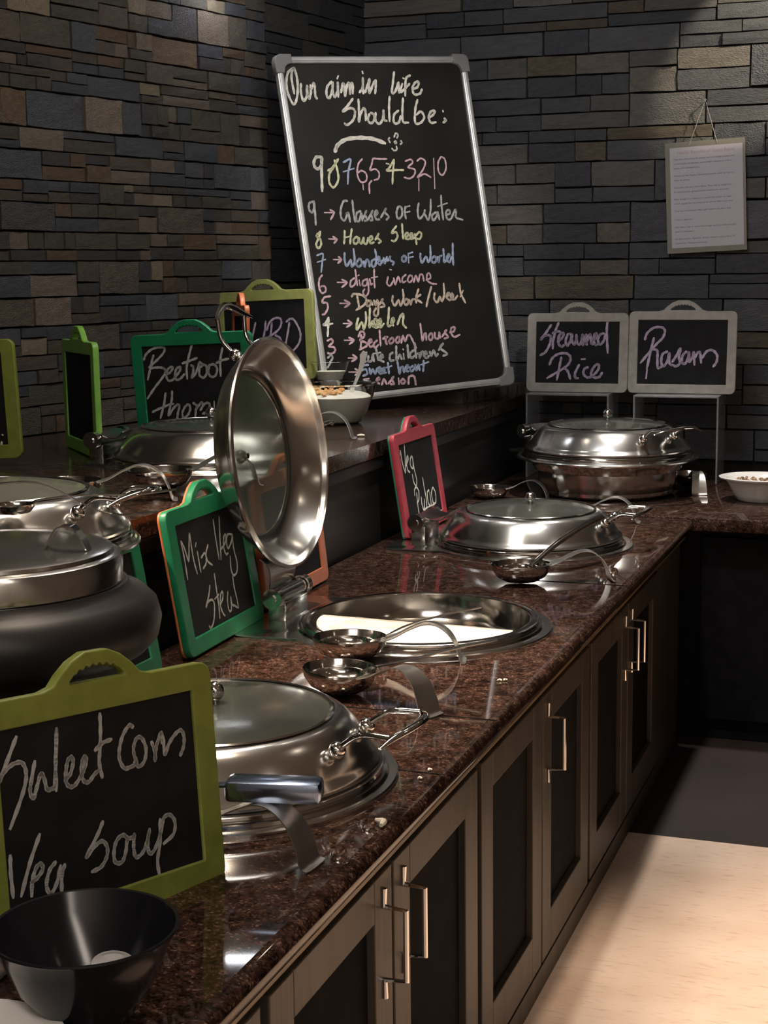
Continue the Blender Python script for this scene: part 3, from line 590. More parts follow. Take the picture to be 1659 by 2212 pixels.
  ('line','chalk_grey',0.0062,[[-1678,6381,-1820,6369,-1963,6108,-1983,5859,-1879,5764,-1745,5972,-1784,5974,-1702,5988,-1689,5701],[-1495,6391,-1517,6015,-1509,5692],[-1250,6038,-1402,5974,-1458,5761,-1363,5720,-1242,5966,-1243,5714],[-1237,5750,-1049,6029,-1107,5924,-1076,5742,-1163,5710],[-1036,5740,-827,6018,-885,5913,-874,5732,-958,5718],[-776,5835,-656,5938,-682,6029,-764,5907,-730,5743,-608,5736],[-558,5788,-327,6067,-386,5961,-267,5810,-366,5706],[136,6118,39,5904,70,5721,233,5822,254,6076,136,6118],[405,6106,354,5926,359,5706],[402,6088,574,6116],[351,5908,544,5935],[923,6192,838,5939,858,5681,1050,5819,1117,5963],[1092,5817,1188,5628,1321,5916,1393,6300],[1526,5870,1359,5767,1374,5600,1522,5722,1589,5866,1610,5607],[1809,6411,1768,6043,1758,5599],[1620,6050,2000,6143],[1868,5742,2051,5807,2027,5920,1908,5851,1913,5629,2062,5621,2262,5909,2286,5796,2261,5649,2507,5562]]),
  ('line','chalk_yellow',0.0062,[[-2783,5455,-2914,5374,-2945,5305,-2840,5228,-2829,5050,-2947,4933,-3004,5060,-2898,5231,-2789,5420]]),
  ('line','chalk_yellow',0.0062,[[-1931,5445,-1969,5215,-2021,5021],[-1664,5485,-1745,5238,-1803,5009],[-1969,5215,-1722,5255],[-1545,5227,-1663,5126,-1643,5000,-1515,5046,-1491,5188,-1545,5227],[-1451,5186,-1455,5043,-1380,5003,-1291,5177,-1300,4998,-1200,4992,-1130,5168],[-1107,5059,-975,5124,-1000,5215,-1096,5130,-1059,4984,-932,5013],[-880,5082,-725,5272,-787,5149,-683,5035,-776,4968],[-30,5489,-201,5335,-233,5264,-84,5292,-46,5144,-173,5006,-293,5031],[188,5551,163,5279,148,5061],[236,5092,352,5159,346,5251,254,5201,251,5055,375,5048,512,5114,509,5223,441,5191,437,5045,589,5073],[610,5200,624,5034,615,4851],[642,5143,786,5245,857,5168,770,5026,666,5032]]),
  ('line','chalk_blue',0.0051,[[-3042,4709,-2819,4748,-2882,4486,-2972,4173],[-3057,4497,-2750,4567]]),
  ('line','chalk_blue',0.0065,[[-2047,4737,-2085,4507,-2038,4308,-1867,4494,-1862,4278,-1734,4449,-1709,4842],[-1608,4477,-1691,4339,-1603,4262,-1486,4362,-1522,4508,-1608,4477],[-1414,4429,-1403,4249,-1308,4459,-1234,4418,-1223,4237],[-980,4474,-1113,4410,-1139,4250,-1015,4260,-928,4543,-942,4779],[-937,4363,-824,4428,-847,4538,-917,4362,-827,4284,-723,4422],[-670,4491,-659,4310,-542,4520],[-546,4375,-420,4512,-458,4406,-327,4325,-383,4238],[99,4517,4,4450,7,4340,110,4334,152,4459,99,4517],[255,4580,225,4272],[252,4562,427,4606],[231,4436,424,4460],[712,4553,688,4407,723,4240,903,4431,956,4244,1070,4420,1123,4785],[1175,4414,1094,4309,1142,4214,1256,4262,1259,4409,1175,4414],[1344,4404,1355,4219,1404,4382,1498,4431],[1598,4647,1582,4426,1566,4205,1794,4413,1758,4452,1670,4310,1757,4193,1873,4371],[1990,4809,1928,4442,1891,4092]]),
  ('line','chalk_pink',0.0054,[[-2948,4083,-3065,3967,-3124,3723,-3058,3523,-2914,3566,-2910,3708,-3024,3734,-3122,3687]]),
  ('line','chalk_pink',0.0054,[[-1821,3918,-1978,3821,-2007,3644,-1856,3705,-1767,3878],[-1758,4182,-1761,3914,-1762,3663],[-1673,3836,-1663,3656],[-1690,3980,-1647,3995],[-1388,3852,-1540,3791,-1563,3649,-1417,3674,-1368,3851,-1374,3563,-1424,3387,-1539,3305,-1598,3436,-1521,3538],[-1287,3845,-1277,3664,-1210,3696],[-1073,4155,-1126,3834,-1153,3548],[-1221,3877,-994,3897],[-608,3871,-685,3659,-575,3579,-423,3750],[-509,4100,-449,4086],[-411,3822,-385,3602,-241,3847,-189,3661],[59,3899,-83,3800,-107,3655,22,3683],[176,3855,90,3715,161,3637,282,3738,259,3849,176,3855],[305,3627,425,3838,474,3634,573,3847,677,3840,685,3637],[775,3668,954,3729,937,3877,847,3847,817,3665,966,3544,1152,3513]]),
  ('line','chalk_pink',0.0057,[[-2764,3396,-2984,3376,-3088,3224,-2935,3195,-2922,3035,-3048,2867,-3150,2840]]),
  ('line','chalk_tan',0.0065,[[-2027,3325,-1933,3408,-1660,3352,-1521,3216,-1610,3043,-1938,2889],[-1823,3346,-1818,3131,-1813,2915],[-1427,3173,-1525,3072,-1499,2981,-1390,3026,-1370,3151,-1313,3002],[-1246,3160,-1212,2995,-1125,3151,-1115,2969,-1182,2686,-1288,2658,-1311,2768,-1207,2904],[-1068,3002,-918,3171,-970,3103,-892,2952,-1043,2910],[-534,3252,-584,3074,-506,2923,-354,3093,-302,2907,-158,3151,-142,3423],[-82,3109,-161,3006,-94,2910,6,3011,-40,3106,-82,3109],[39,3082,74,2915,139,3056,248,3085],[448,3399,322,3152,289,2953],[500,3212,313,3098,497,2938],[939,3438,780,3118,642,2798],[1031,3229,977,3030,1084,2912,1199,3088,1259,2936,1380,3148,1420,3515],[1431,3070,1592,3133,1537,3192,1452,3069,1561,2950,1707,3050,1683,3163,1615,3020,1734,2956,1883,3074],[2015,3473,2023,3138,2142,2814],[2124,3224,1983,3030]]),
  ('line','chalk_cream',0.0065,[[-2939,2736,-3062,2586,-3154,2505,-2834,2532],[-2948,2684,-3007,2440,-3075,2144]]),
  ('arrow','chalk_pink',0.0057,[[-2476,3145,-2161,3121],[-2301,3238,-2149,3120,-2319,3008],[-2462,2502,-2166,2478],[-2287,2595,-2166,2478,-2362,2379],[-2509,1971,-2174,1942],[-2337,2045,-2174,1942,-2352,1832],[-2464,1396,-2168,1369],[-2289,1487,-2168,1369,-2363,1280],[-2516,955,-2142,919],[-2282,1040,-2142,919,-2317,828]]),
  ('line','chalk_yellow',0.0068,[[-1899,2635,-1994,2428,-2000,2267,-1803,2484,-1759,2265,-1632,2542,-1608,2809],[-1428,2921,-1507,2568,-1550,2301,-1418,2488,-1387,2306,-1307,2299],[-1427,2309,-1249,2403,-1266,2548,-1358,2484,-1313,2264,-1128,2393,-1105,2535,-1197,2470,-1169,2270,-1007,2383],[-739,2886,-816,2548,-877,2300,-730,2324,-624,2460,-653,2535,-738,2397,-674,2283],[-526,2307,-356,2584,-247,2612,-316,2326,-217,2172]]),
  ('line','chalk_pink',0.0057,[[-3117,2006,-2953,2045,-2931,1937,-3088,1826,-2899,1774,-2899,1650,-3028,1590,-3161,1620]]),
  ('line','chalk_pink',0.006,[[-1998,2034,-1893,2186,-1776,2159,-1800,2017,-1956,1923,-1769,1835,-1747,1725,-2026,1624],[-1887,2096,-1928,1849,-1983,1638],[-1655,1789,-1544,1851,-1572,1925,-1669,1826,-1613,1677,-1481,1737],[-1337,1869,-1475,1773,-1459,1627,-1321,1723],[-1204,2182,-1225,1931,-1246,1681],[-1130,1887,-1017,1950,-1041,1807,-1015,1714,-1023,1914,-937,1943],[-821,1897,-920,1797,-871,1720,-758,1782,-760,1891,-821,1897],[-591,1913,-670,1811,-624,1716,-528,1799,-530,1908,-591,1913],[-481,1704,-381,1931,-329,1745,-218,1917,-115,1909,-28,1682,45,1493],[323,2274,316,1982,312,1707,407,1901,476,1931,460,1713],[642,1917,561,1814,606,1700,701,1765,705,1912,642,1917],[815,1939,806,1756,931,1745,983,1925,994,1740],[1063,1771,1268,1975,1193,1907,1295,1751,1138,1709],[1382,1891,1537,1915,1601,2040,1470,2032,1425,1888,1527,1731,1752,1786]]),
  ('line','chalk_grey',0.0057,[[-3186,1463,-3056,1539,-3012,1447,-3132,1316,-3232,1184]]),
  ('line','chalk_grey',0.0068,[[-1875,1557,-1998,1425,-2013,1211,-1848,1231],[-1739,1401,-1769,1224,-1643,1248,-1574,1422,-1569,1205],[-1424,1588,-1414,1407,-1403,1226],[-1548,1455,-1281,1467],[-1357,1258,-1224,1318,-1253,1393,-1357,1258,-1211,1154],[-837,1427,-950,1365,-980,1187,-838,1173],[-680,1630,-721,1380,-737,1164,-605,1333,-547,1183],[-456,1356,-466,1175],[-453,1501,-436,1482],[-265,1630,-281,1413,-296,1196],[-70,1430,-211,1334,-194,1186,-58,1247],[11,1661,-8,1425,-9,1169],[57,1309,139,1302,115,1158,207,1332,275,1363],[299,1251,408,1277,358,1355,278,1253,363,1135,479,1198],[524,1340,562,1190,676,1363,729,1175,825,1239],[864,1346,1068,1549,939,1413,1161,1209,1001,1150]]),
  ('line','chalk_blue',0.0065,[[-1786,1118,-1991,1101,-2093,968,-1909,986,-1873,839,-2043,784],[-1764,1008,-1753,827,-1650,961,-1593,812,-1484,981],[-1482,873,-1375,899,-1398,1009,-1476,908,-1393,792,-1261,852,-1223,956,-1309,929,-1307,820,-1186,808],[-1072,1123,-1082,943,-1091,763],[-1160,968,-949,1003],[-722,1126,-717,908,-706,726,-636,900,-548,928,-537,745],[-458,847,-344,909,-396,968,-485,813,-368,766],[-174,929,-289,867,-266,756,-124,852,-86,957,-75,774,38,946,49,762],[248,1072,218,892,167,714],[120,938,425,1001]]),
  ('line','chalk_pink',0.0065,[[-2021,674,-1839,674],[-1589,595,-1463,619,-1494,676,-1594,560,-1486,477],[-1412,433,-1302,603,-1228,433],[-1164,445,-947,640,-1020,575,-962,424,-1087,419],[-771,587,-783,388],[-611,553,-707,471,-638,392,-544,455,-611,553],[-437,354,-377,584,-207,604,-170,454,-173,309]]),
 ],
}
def pose(x,y,z,yaw,lean,roll):
    return Matrix.Translation((x,y,z)) @ Matrix.Rotation(R(yaw),4,'Z') @ Matrix.Rotation(-R(lean),4,'X') @ Matrix.Rotation(R(roll),4,'Y')
def strokes_mesh(strokes, width, y):
    bm = bmesh.new()
    for st in strokes:
        P = catmull([(st[i]*1e-4,0,st[i+1]*1e-4) for i in range(0,len(st),2)], 5); n = len(P)
        if n < 2: continue
        Lf, Rt = [], []
        for i, p in enumerate(P):
            d = (P[min(i+1,n-1)]-P[max(i-1,0)]); d = d.normalized() if d.length > 1e-7 else Vector((1,0,0)); s = Vector((-d.z,0,d.x))
            k = width/2*(1+.16*math.sin(i*1.7)); 
            if i in (0,n-1): k *= .6; p = p + d*(width*.25*(1 if i else -1))
            Lf.append(p+s*k); Rt.append(p-s*k)
        for i in range(n-1):
            bm.faces.new([bm.verts.new((q.x,y,q.z)) for q in (Lf[i],Rt[i],Rt[i+1],Lf[i+1])])
        for i in range(1,n-1):   # round the joints
            c = P[i]; k = width/2*.96
            bm.faces.new([bm.verts.new((c.x+k*math.cos(a*PI/4),y-.00008,c.z+k*math.sin(a*PI/4))) for a in range(8)])
    return bm
def write_on(key, root, y):
    jobs = []
    for name, colr, wd, st in WRITING.get(key, []):
        gap = 260 if key != 'B' else 170; groups = []
        for q in sorted(st, key=lambda q: min(q[0::2])):
            a, b_, zc = min(q[0::2]), max(q[0::2]), sum(q[1::2])/(len(q)/2)
            for g_ in groups:
                if a < g_[1]+gap and abs(zc-g_[2]) < (520 if key == 'B' else 9000): g_[0].append(q); g_[1] = max(g_[1],b_); break
            else: groups.append([[q], b_, zc])
        jobs += [(name, colr, wd, g_[0]) for g_ in groups]
    for name, colr, wd, st in jobs:
        bm = strokes_mesh(st, wd*(1.12 if key == 'B' else 1), y)
        for f in bm.faces:
            f.normal_update()
            if f.normal.y > 0: f.normal_flip()
        me = bpy.data.meshes.new('chalk_'+name); bm.to_mesh(me); bm.free(); link('chalk_'+name, me, CH[colr], root)
SG = {}
def sign_frame(w_, h_, fr):
    key = (w_,h_,fr)
    if key in SG: return SG[key]
    hw = w_*.21; cxh = 0; top_ = h_; hh = .036
    # outer outline with the handle hump on top
    out = []; r = .016
    base = rrect(-w_/2,w_/2,0,h_,r)
    hump = [(hw*1.08,top_),(hw*.86,top_+.004),(hw*.70,top_+.016),(hw*.48,top_+.028),(hw*.22,top_+hh),(-hw*.22,top_+hh),(-hw*.48,top_+.028),(-hw*.70,top_+.016),(-hw*.86,top_+.004),(-hw*1.08,top_)]
    out = base[:6]+hump+base[6:]
    inner = rrect(-w_/2+fr,w_/2-fr,fr,h_-fr*.95,.002,1)
    hx = hw*.58; hole = [(-hx,top_+.003),(-hx*.98,top_+.009),(-hx*.80,top_+.016)]
    n = 6
    for i in range(n*2+1):
        x = -hx*.72+hx*1.44*i/(n*2); zz = top_+.024-.006*(x/hx)**2*2+(.0022 if i%2 else -.0014); hole.append((x,zz))
    hole += [(hx*.80,top_+.016),(hx*.98,top_+.009),(hx,top_+.003)]
    me = curve_mesh([out, inner, hole], .0055, .002); me.name = 'sign_frame'
    SG[key] = me; return me
def sign(label, key, p, w_, h_, colr, back=None, fr=.029, prop=False):
    root = thing('menu_sign', label, 'sign', mw=pose(*p), group='chalkboard dish signs')
    me = sign_frame(w_,h_,fr).copy(); me.materials.append(FM[colr]); f = link('frame', me, None, root); f.location = (0,.0075,0)
    build('slate_panel', bx(-w_/2+fr-.004,w_/2-fr+.004,.004,.009,fr-.004,h_-fr*.95+.004), slate, root)
    # fine serrated edge
    bm = bmesh.new()
    for s in (-1,1):
        for i in range(int(h_/.007)-5):
            z = .018+i*.007; box(bm, s*(w_/2)-.0015,s*(w_/2)+.0015,.004,.011,z,z+.0035)
    o = build('serration', bm, FM[colr], root); o['kind'] = 'stuff'
    if back:
        me = sign_frame(w_,h_,fr).copy(); me.materials.append(FM[back]); f = link('back_frame', me, None, root); f.location = (0,.0165,0); f.scale = (1,.35,1)
        f['label'] = back+' rear frame'
        build('back_panel', bx(-w_/2+fr-.004,w_/2-fr+.004,.0145,.018,fr-.004,h_-fr*.95+.004), slate, root)
    if prop:
        b = bmesh.new(); ribbon([(0,.016,h_*.8),(0,.06,h_*.35),(0,.10,.004)],[.03,.03],.003,side=(1,0,0),bm=b); build('prop_leg', b, FM[colr], root)
    if key: write_on(key, root, .0034)
    return root
sign('largest olive green framed blackboard reading Sweet Corn Veg Soup, nearest the camera','S1',(-.841,1.433,.663,71.4,7.6,3.8),.345,.264,'olive',prop=True)
sign('dark green framed blackboard reading Mix Veg Stew on the counter beside the open lid','S2',(-1.287,2.670,.6675,92.0,9.2,0),.36,.275,'green',back='orange')
sign('pink framed blackboard reading Veg Pulao behind the far sunken dish','S8',(-1.300,3.975,.6695,90.8,8.8,.3),.36,.275,'pink',back='teal')
sign('bright green framed blackboard reading Beetroot Thoran on the raised shelf','S4',(-1.871,3.713,ZS+.007,-1.4,-1.5,-2.5),.36,.275,'green')
sign('khaki green framed blackboard reading CURBD beside the big chalkboard','S5',(-1.995,4.453,1.036,-8.0,.4,-2.1),.36,.275,'khaki')
sign('light green framed sign seen nearly edge-on in front of the brown stone wall','',(-2.005,3.335,ZS+.004,-46.8,0,-.6),.355,.275,'lightgreen')
sign('olive framed sign cut by the left picture edge, only its right side showing','S7',(-2.19,3.05,ZS+.012,10,2,-3),.36,.275,'olive')
sign('grey framed blackboard reading Steamed Rice on a clear stand','S9',(-1.155,5.145,.955,0,4.5,0),.345,.264,'grey',fr=.027)
sign('grey framed blackboard reading Rasam on a clear stand, rightmost sign','S10',(-.802,5.152,.955,0,5.0,0),.353,.270,'grey',fr=.027)
sign('orange framed sign standing behind the open glass lid','',(-1.312,3.085,.667,91,6,0),.36,.275,'orange',back='teal')
sign('green framed sign mostly hidden behind the black soup kettle','',(-1.30,2.235,.663,90,10,0),.36,.255,'green')
sign('orange framed sign seen edge-on in front of the khaki sign','',(-1.93,4.10,1.025,-58,2,-1.5),.30,.25,'orange')

def stand(label, x0,x1,y0,y1,z0,z1, name='acrylic_stand'):
    b = bmesh.new(); t = .006; box(b, x0,x1,y0,y1,z1-t,z1,bev=.001); box(b, x0,x0+t,y0,y1,z0,z1-t,bev=.001); box(b, x1-t,x1,y0,y1,z0,z1-t,bev=.001)
    return tag(build(name, b, acrylic, None), label, 'stand', 'clear display stands')
stand('clear acrylic stand under the Steamed Rice sign', -1.315,-1.03,5.085,5.25,ZC+.004,.952)
stand('clear acrylic stand under the Rasam sign', -.945,-.665,5.07,5.24,ZC+.004,.952)
stand('clear acrylic stand on the raised shelf under the khaki sign', -2.12,-1.86,4.40,4.52,ZS,1.033)
stand('clear acrylic stand on the raised shelf under the edge-on orange sign', -2.02,-1.84,3.99,4.21,ZS,1.022)

# ------------------------------------------------------------------ the big chalkboard
BW, BH = .70, 1.10
B = thing('chalkboard','tall chalkboard with aluminium frame leaning in the corner, covered in chalk lines','chalkboard', mw=pose(-1.569,4.735,.975,47.8,10.5,-3.1))
build('board', bx(-BW/2+.02,BW/2-.02,.006,.016,.02,BH-.02), slate_b, B)
fw = .022
def rail(a0,a1,b0,b1):
    b = bmesh.new(); box(b, a0,a1,-.002,.020,b0,b1,bev=.004)
    if a1-a0 > b1-b0: box(b, a0,a1,-.005,.0,(b0+b1)/2-.005,(b0+b1)/2+.005,bev=.002)
    else: box(b, (a0+a1)/2-.005,(a0+a1)/2+.005,-.005,.0,b0,b1,bev=.002)
    return b
for nm, q in (('top',(-BW/2+.045,BW/2-.045,BH-fw,BH)),('bottom',(-BW/2+.04,BW/2-.04,0,fw)),('l',(-BW/2,-BW/2+fw,.04,BH-.04)),('r',(BW/2-fw,BW/2,.04,BH-.04))):
    build('frame_rail', rail(*q), alu, B)
for sx in (-1,1):
    for sz in (0,1):
        cs = [(0,0)]+[(0.062,0),(.062,.034),(.050,.036),(.036,.050),(.034,.062),(0,.062)]
        pts = []
        for u, v in [(.018,0),(.054,0),(.054,.024),(.038,.028),(.028,.038),(.024,.054),(0,.054),(0,.018),(.005,.005)]:
            pts.append((sx*(BW/2+.003-u), (BH+.003-v) if sz else (v-.003)))
        me = curve_mesh([pts], .012, .003); me.materials.append(alu_c); o = link('corner_cap', me, None, B); o.location = (0,.007,0); o['label'] = 'dull grey corner cap'
write_on('B', B, .0052)

# low wedge / plinth below the chalkboard
P_ = thing('plinth','low dark stone plinth on the raised shelf under the chalkboard','plinth',(-1.486,4.905,ZS), R(-3))
b = bmesh.new(); prism(b, [(0,0),(.085,.42),(-.30,.44),(-.42,.03)], 0, .040); build('slab', b, plinth_m, P_)
b = bmesh.new()
for i in range(6):
    y = .01+i*.068; box(b, .001+y*.2,.006+y*.2,y,y+.062,.004,.036,bev=.002)
build('edge_stones', b, DARKS[1], P_)['kind'] = 'stuff'

# ------------------------------------------------------------------ bowls, glass, food
def glass_bowl(name, label, x, y, z, prof, m, cat='bowl', seg=56, sx=1, sy=1, rot=0):
    t = thing(name, label, cat, (x,y,z), rot); build('bowl' if 'bowl' in name else 'cup', lathe(prof, seg, sx=sx, sy=sy), m, t, smooth=True); return t
gb = glass_bowl('glass_bowl','round clear glass bowl of curd on the raised shelf in front of the chalkboard',-1.655,4.195,ZS+.001,
  [(0,0),(.062,0),(.070,.004),(.092,.040),(.108,.082),(.116,.112),(.120,.114),(.1205,.118),(.117,.119),(.113,.113),(.104,.083),(.088,.042),(.066,.008),(0,.006)], glass_m)
b = lathe([(0,.0075),(.062,.0075),(.0865,.042),(.1005,.078),(.095,.081),(.05,.085),(0,.088)],48,closed=False)
o = build('curd', b, curd, None, smooth=True); o.location = (-1.655,4.195,ZS+.001); tag(o,'white curd with orange seasoning filling the large glass bowl','curd')
b = bmesh.new()
for k in range(60):
    a = random.uniform(0,2*PI); r = random.uniform(0,.068); sphere(b, (-.03+r*math.cos(a),-.02+r*math.sin(a),.089), random.uniform(.004,.010), 8, .5)
build('seasoning', b, curry, o, smooth=True)['kind'] = 'stuff'
cup = glass_bowl('glass_cup','small clear glass cup of curd standing behind the glass bowl',-1.785,4.47,ZS+.076,
  [(0,0),(.030,0),(.034,.004),(.042,.03),(.060,.085),(.062,.088),(.059,.087),(.040,.032),(.031,.008),(0,.006)], glass_m, 'cup', 40)
b = lathe([(0,.0075),(.030,.0085),(.0385,.032),(.049,.058),(0,.060)],36,closed=False)
o = build('curd', b, curd, None, smooth=True); o.location = (-1.785,4.47,ZS+.076); tag(o,'white curd in the small glass cup','curd')
o = build('cup_block', bx(-1.83,-1.74,4.425,4.515,ZS,ZS+.075,bev=.004), black_panel, None); tag(o,'small dark block under the small glass cup','block')
t = thing('spoon','steel spoon standing in the large glass bowl, its handle against the chalkboard','spoon',(-1.625,4.215,ZS+.088), R(12))
b = ribbon([(.005,0,-.01),(.02,0,.03),(.036,0,.07),(.050,0,.120)],[.014,.009,.013,.018],.002,side=(.94,.33,0)); build('handle', b, varied(mat('satin_steel',(.8,.8,.78),.5,.6), 9, (.76,.76,.74),(.86,.86,.84)), t, smooth=True)
b = bmesh.new(); sphere(b,(0,0,-.02),.018,12,.5); build('bowl', b, steel_s, t, smooth=True)

wb = glass_bowl('white_bowl','white ceramic dish with brown food at the right picture edge on the back counter',-.485,4.75,ZC+.0045,
  [(0,0),(.062,0),(.068,.004),(.078,.020),(.092,.052),(.100,.064),(.116,.069),(.118,.073),(.113,.075),(.096,.069),(.086,.054),(.072,.022),(.060,.008),(0,.007)], white_c, seg=64, sx=1.12, sy=.95)
b = lathe([(0,.0085),(.058,.010),(.070,.024),(.083,.053),(.06,.058),(.03,.062),(0,.064)],32,closed=False,sx=1.1,sy=.93)
o = build('relish', b, curd, None, smooth=True); o.location = (-.485,4.75,ZC+.0045); tag(o,'pale relish with dark bits in the white ceramic dish','food')
b = bmesh.new()
for k in range(46):
    a = random.uniform(0,2*PI); r = random.uniform(0,.078); sphere(b, (r*math.cos(a)*1.1,r*math.sin(a)*.9,.060+random.uniform(0,.006)), random.uniform(.003,.008), 7, .7)
build('bits', b, foodbrown, o, smooth=True)['kind'] = 'stuff'

bb = glass_bowl('black_bowl','shiny black bowl in the bottom left corner before the sweet corn sign',-.742,1.203,ZC+.016,
  [(0,0),(.040,0),(.046,.004),(.048,.012),(.066,.035),(.080,.068),(.0875,.085),(.090,.0875),(.0895,.0895),(.0865,.089),(.078,.070),(.063,.038),(.044,.014),(0,.012)], bowl_black, seg=72)
t = thing('spoon','white ceramic spoon lying in the shiny black bowl','spoon',(-.704,1.190,ZC+.079), R(20)); t.scale = (1.15,.9,.9)
b = lathe([(.016,.003),(.013,.0),(0,-.002),(0,.0005),(.012,.002),(.0145,.0045),(.016,.005)],32,sx=1.1,sy=.8); o = build('bowl', b, white_c, t, smooth=True); o.rotation_euler = (R(70),0,0)
b = ribbon([(0,.002,-.012),(0,.0,-.030),(-.006,-.004,-.052)],[.012,.010,.010],.004,side=(1,0,0)); build('handle', b, white_c, t, smooth=True)
o = build('plate', lathe([(0,0),(.05,0),(.078,.012),(.096,.030),(.098,.033),(.094,.032),(.076,.016),(.048,.005),(0,.005)],56), white_c, None, smooth=True); o.location = (-.80,1.075,ZC+.001); tag(o,'white plate cut by the bottom left corner, in front of the black bowl','plate')
b = bmesh.new(); ng = 8; g = [[b.verts.new((-.07+.14*i/ng, .010*math.sin(i*.9+j*.5)+random.uniform(0,.004), 0.062*j/ng)) for j in range(ng+1)] for i in range(ng+1)]
for i in range(ng):
    for j in range(ng): b.faces.new((g[i][j],g[i+1][j],g[i+1][j+1],g[i][j+1]))
o = build('napkin', b, napkin_m, None, smooth=True); o.location = (-.905,1.225,ZC+.002); o.rotation_euler = (R(12),0,R(62)); tag(o,'crumpled pale napkin standing left of the black bowl','napkin')
sm = o.modifiers.new('s','SOLIDIFY'); sm.thickness = .002

# crumbs
def crumbs(name, label, x, y, z, n, rad, sz, m, cat='crumb'):
    rnd = random.Random(int(x*1e4)); b = bmesh.new()
    for k in range(n):
        a = rnd.uniform(0,2*PI); r = rnd.uniform(0,rad); sphere(b,(r*math.cos(a),r*math.sin(a),sz*.6),sz*rnd.uniform(.6,1.1),8,.8)
    o = build(name, b, m, None, smooth=True); o.location = (x,y,z); return tag(o,label,cat)
crumbs('food_crumb','orange food crumbs on the base plate of the nearest dish',-.73,1.885,ZC+.006,9,.011,.0035,crumb_m)['kind'] = 'stuff'
crumbs('food_crumb','heap of orange crumbs in the ladle bowl behind the nearest dish',-.958,2.362,ZC+.0155,60,.024,.0040,crumb_m)['kind'] = 'stuff'
def grain(label, x, y, rot, Lg=.016, r=.0045, m=rice_m, bend=.004):
    b = tube([(-Lg/2,0,r),(0,bend,r*1.1),(Lg/2,0,r)], [r*.5,r,r*.6], 8, smooth_n=3); o = build('rice_grain', b, m, None, smooth=True); o.location = (x,y,ZC); o.rotation_euler = (0,0,rot)
    return tag(o,label,'rice','spilled rice grains')
grain('large curled white scrap of food near the counter edge',-.662,1.800,-.9,.022,.0048,bend=.007)
grain('thin pale grain left of the curled white scrap',-.738,1.795,.2,.018,.0018)
grain('short pale grain just under the thin grain',-.745,1.780,.3,.014,.0016)
grain('tiny white grain on the granite right of the nearest dish',-.668,1.99,.4,.006,.0022)
grain('second tiny white grain nearer the counter edge than the dish',-.665,2.03,.9,.006,.0022)
grain('tiny white grain right of the open dish',-.70,2.53,.2,.008,.0022)
grain('tiny white grain beside the one right of the open dish',-.69,2.535,1.0,.007,.0022)
o = grain('small white crumb lying on the raised shelf near the edge',-1.455,3.86,.4,.02,.004); o.location.z = ZS

# ------------------------------------------------------------------ hanging laminated notice
N_ = thing('wall_notice','laminated sheet of printed text hanging on the back wall by a string','notice', mw=Matrix.Translation((-.764,5.378,1.606)) @ Matrix.Rotation(R(-2.4),4,'Y'))
pw, ph = .268, .372
build('laminate', bx(-pw/2,pw/2,0,.0016,-ph/2,ph/2), laminate, N_)
build('paper', bx(-pw/2+.016,pw/2-.009,-.0006,.0,-ph/2+.018,ph/2-.018), paper, N_)
def text_mesh(s, size, x, z, m, parent, align='LEFT'):
    cu = bpy.data.curves.new('t','FONT'); cu.body = s; cu.size = size; cu.align_x = align; cu.resolution_u = 2
    o = bpy.data.objects.new('t', cu); col.objects.link(o); me = bpy.data.meshes.new_from_object(o.evaluated_get(bpy.context.evaluated_depsgraph_get())); bpy.data.objects.remove(o)
    me.transform(Matrix.Translation((x,-.0012,z)) @ Matrix.Rotation(R(90),4,'X')); me.materials.clear(); me.materials.append(m); return link('printed_line', me, None, parent)
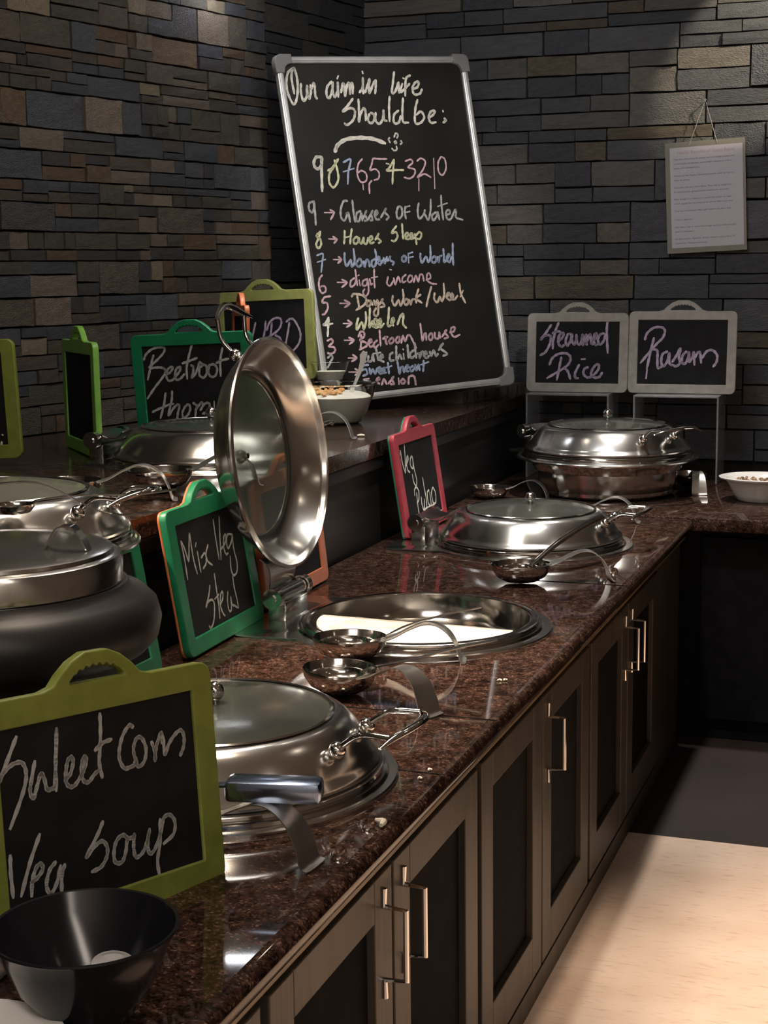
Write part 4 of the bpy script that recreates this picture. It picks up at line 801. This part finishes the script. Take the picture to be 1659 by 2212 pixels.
LN = [(0,'Health Benefits of Good Bakes',1),(1,'Oats have everything for people and overweight, reduce and'),(1.75,'control some of diabetes, several heart diseases as well as'),(2.5,'insulin and carbohydrates.'),
 (3.8,'A balanced diet begins. Oats bread can be useful for the low'),(4.55,'value of calories.'),(5.8,'Oat bakes are very rich in fibres. They help in weight loss'),(6.55,'by removing fats, giving essential vitamins for the body.'),
 (7.8,'Even though it is a bakery it is low in fat content or sugar'),(8.55,'which is good for the body and so we can take it any time.'),(9.8,'They are a wholesome filled light snack to be taken daily.'),(11.3,'It aids in digestion.'),
 (12.6,'Oats flakes help to lower blood sugar and also reduce weight'),(13.35,'level of cholesterol.'),(14.6,'An oats cracker, digestive, almond, biscuit is about 60 to 70'),(15.35,'calories for a fitness snack bowl.')]
for q in LN:
    z = ph/2-.040-q[0]*.0196
    if len(q) == 3: text_mesh(q[1], .0155, .003, z, ink_p, N_, 'CENTER')
    else: text_mesh(q[1], .0083, -pw/2+.028, z, ink, N_)
sx = .0; nail = (.006,-.004,.318)
build('string', tube([(-.052,-.001,ph/2-.012),nail,(.042,-.001,ph/2-.012)], .0011, 6), string_m, N_)
o = build('nail', lathe([(0,0),(.004,0),(.004,.003),(.0015,.003),(.0015,.03),(0,.03)],12), steel_s, N_); o.location = (.006,-.006,.318); o.rotation_euler = (R(-90),0,0)

# ------------------------------------------------------------------ ceiling lamps
def downlight(label, x, y):
    t = thing('ceiling_light', label, 'light', (x,y,2.748), 0, 'ceiling downlights')
    build('trim_ring', lathe([(.052,0),(.066,0),(.066,-.006),(.052,-.006)],32), white_trim, t, smooth=True)
    build('bulb', lathe([(0,-.001),(.05,-.001),(.05,-.004),(0,-.004)],24), lamp_m, t); return t
DL = ['over the nearest dish','over the far sunken dish','over the tall back dish','over the left of the raised shelf','over the beetroot dish','over the beige floor','over the near floor','over the right side of the room']
for (x,y), s in zip(LAMPS, DL): downlight('round recessed ceiling lamp '+s, x, y)
t = thing('tube_lamp','short white tube lamp fixed high on the corner wall above the chalkboard','light',(-2.08,4.44,2.235), R(19.7))
build('housing', bx(-.105,.105,-.012,.022,.012,.030,bev=.003), white_trim, t)
b = bmesh.new(); tube([(-.10,0,0),(.10,0,0)], .006, 12, bm=b); build('tube', b, tube_m, t, smooth=True)
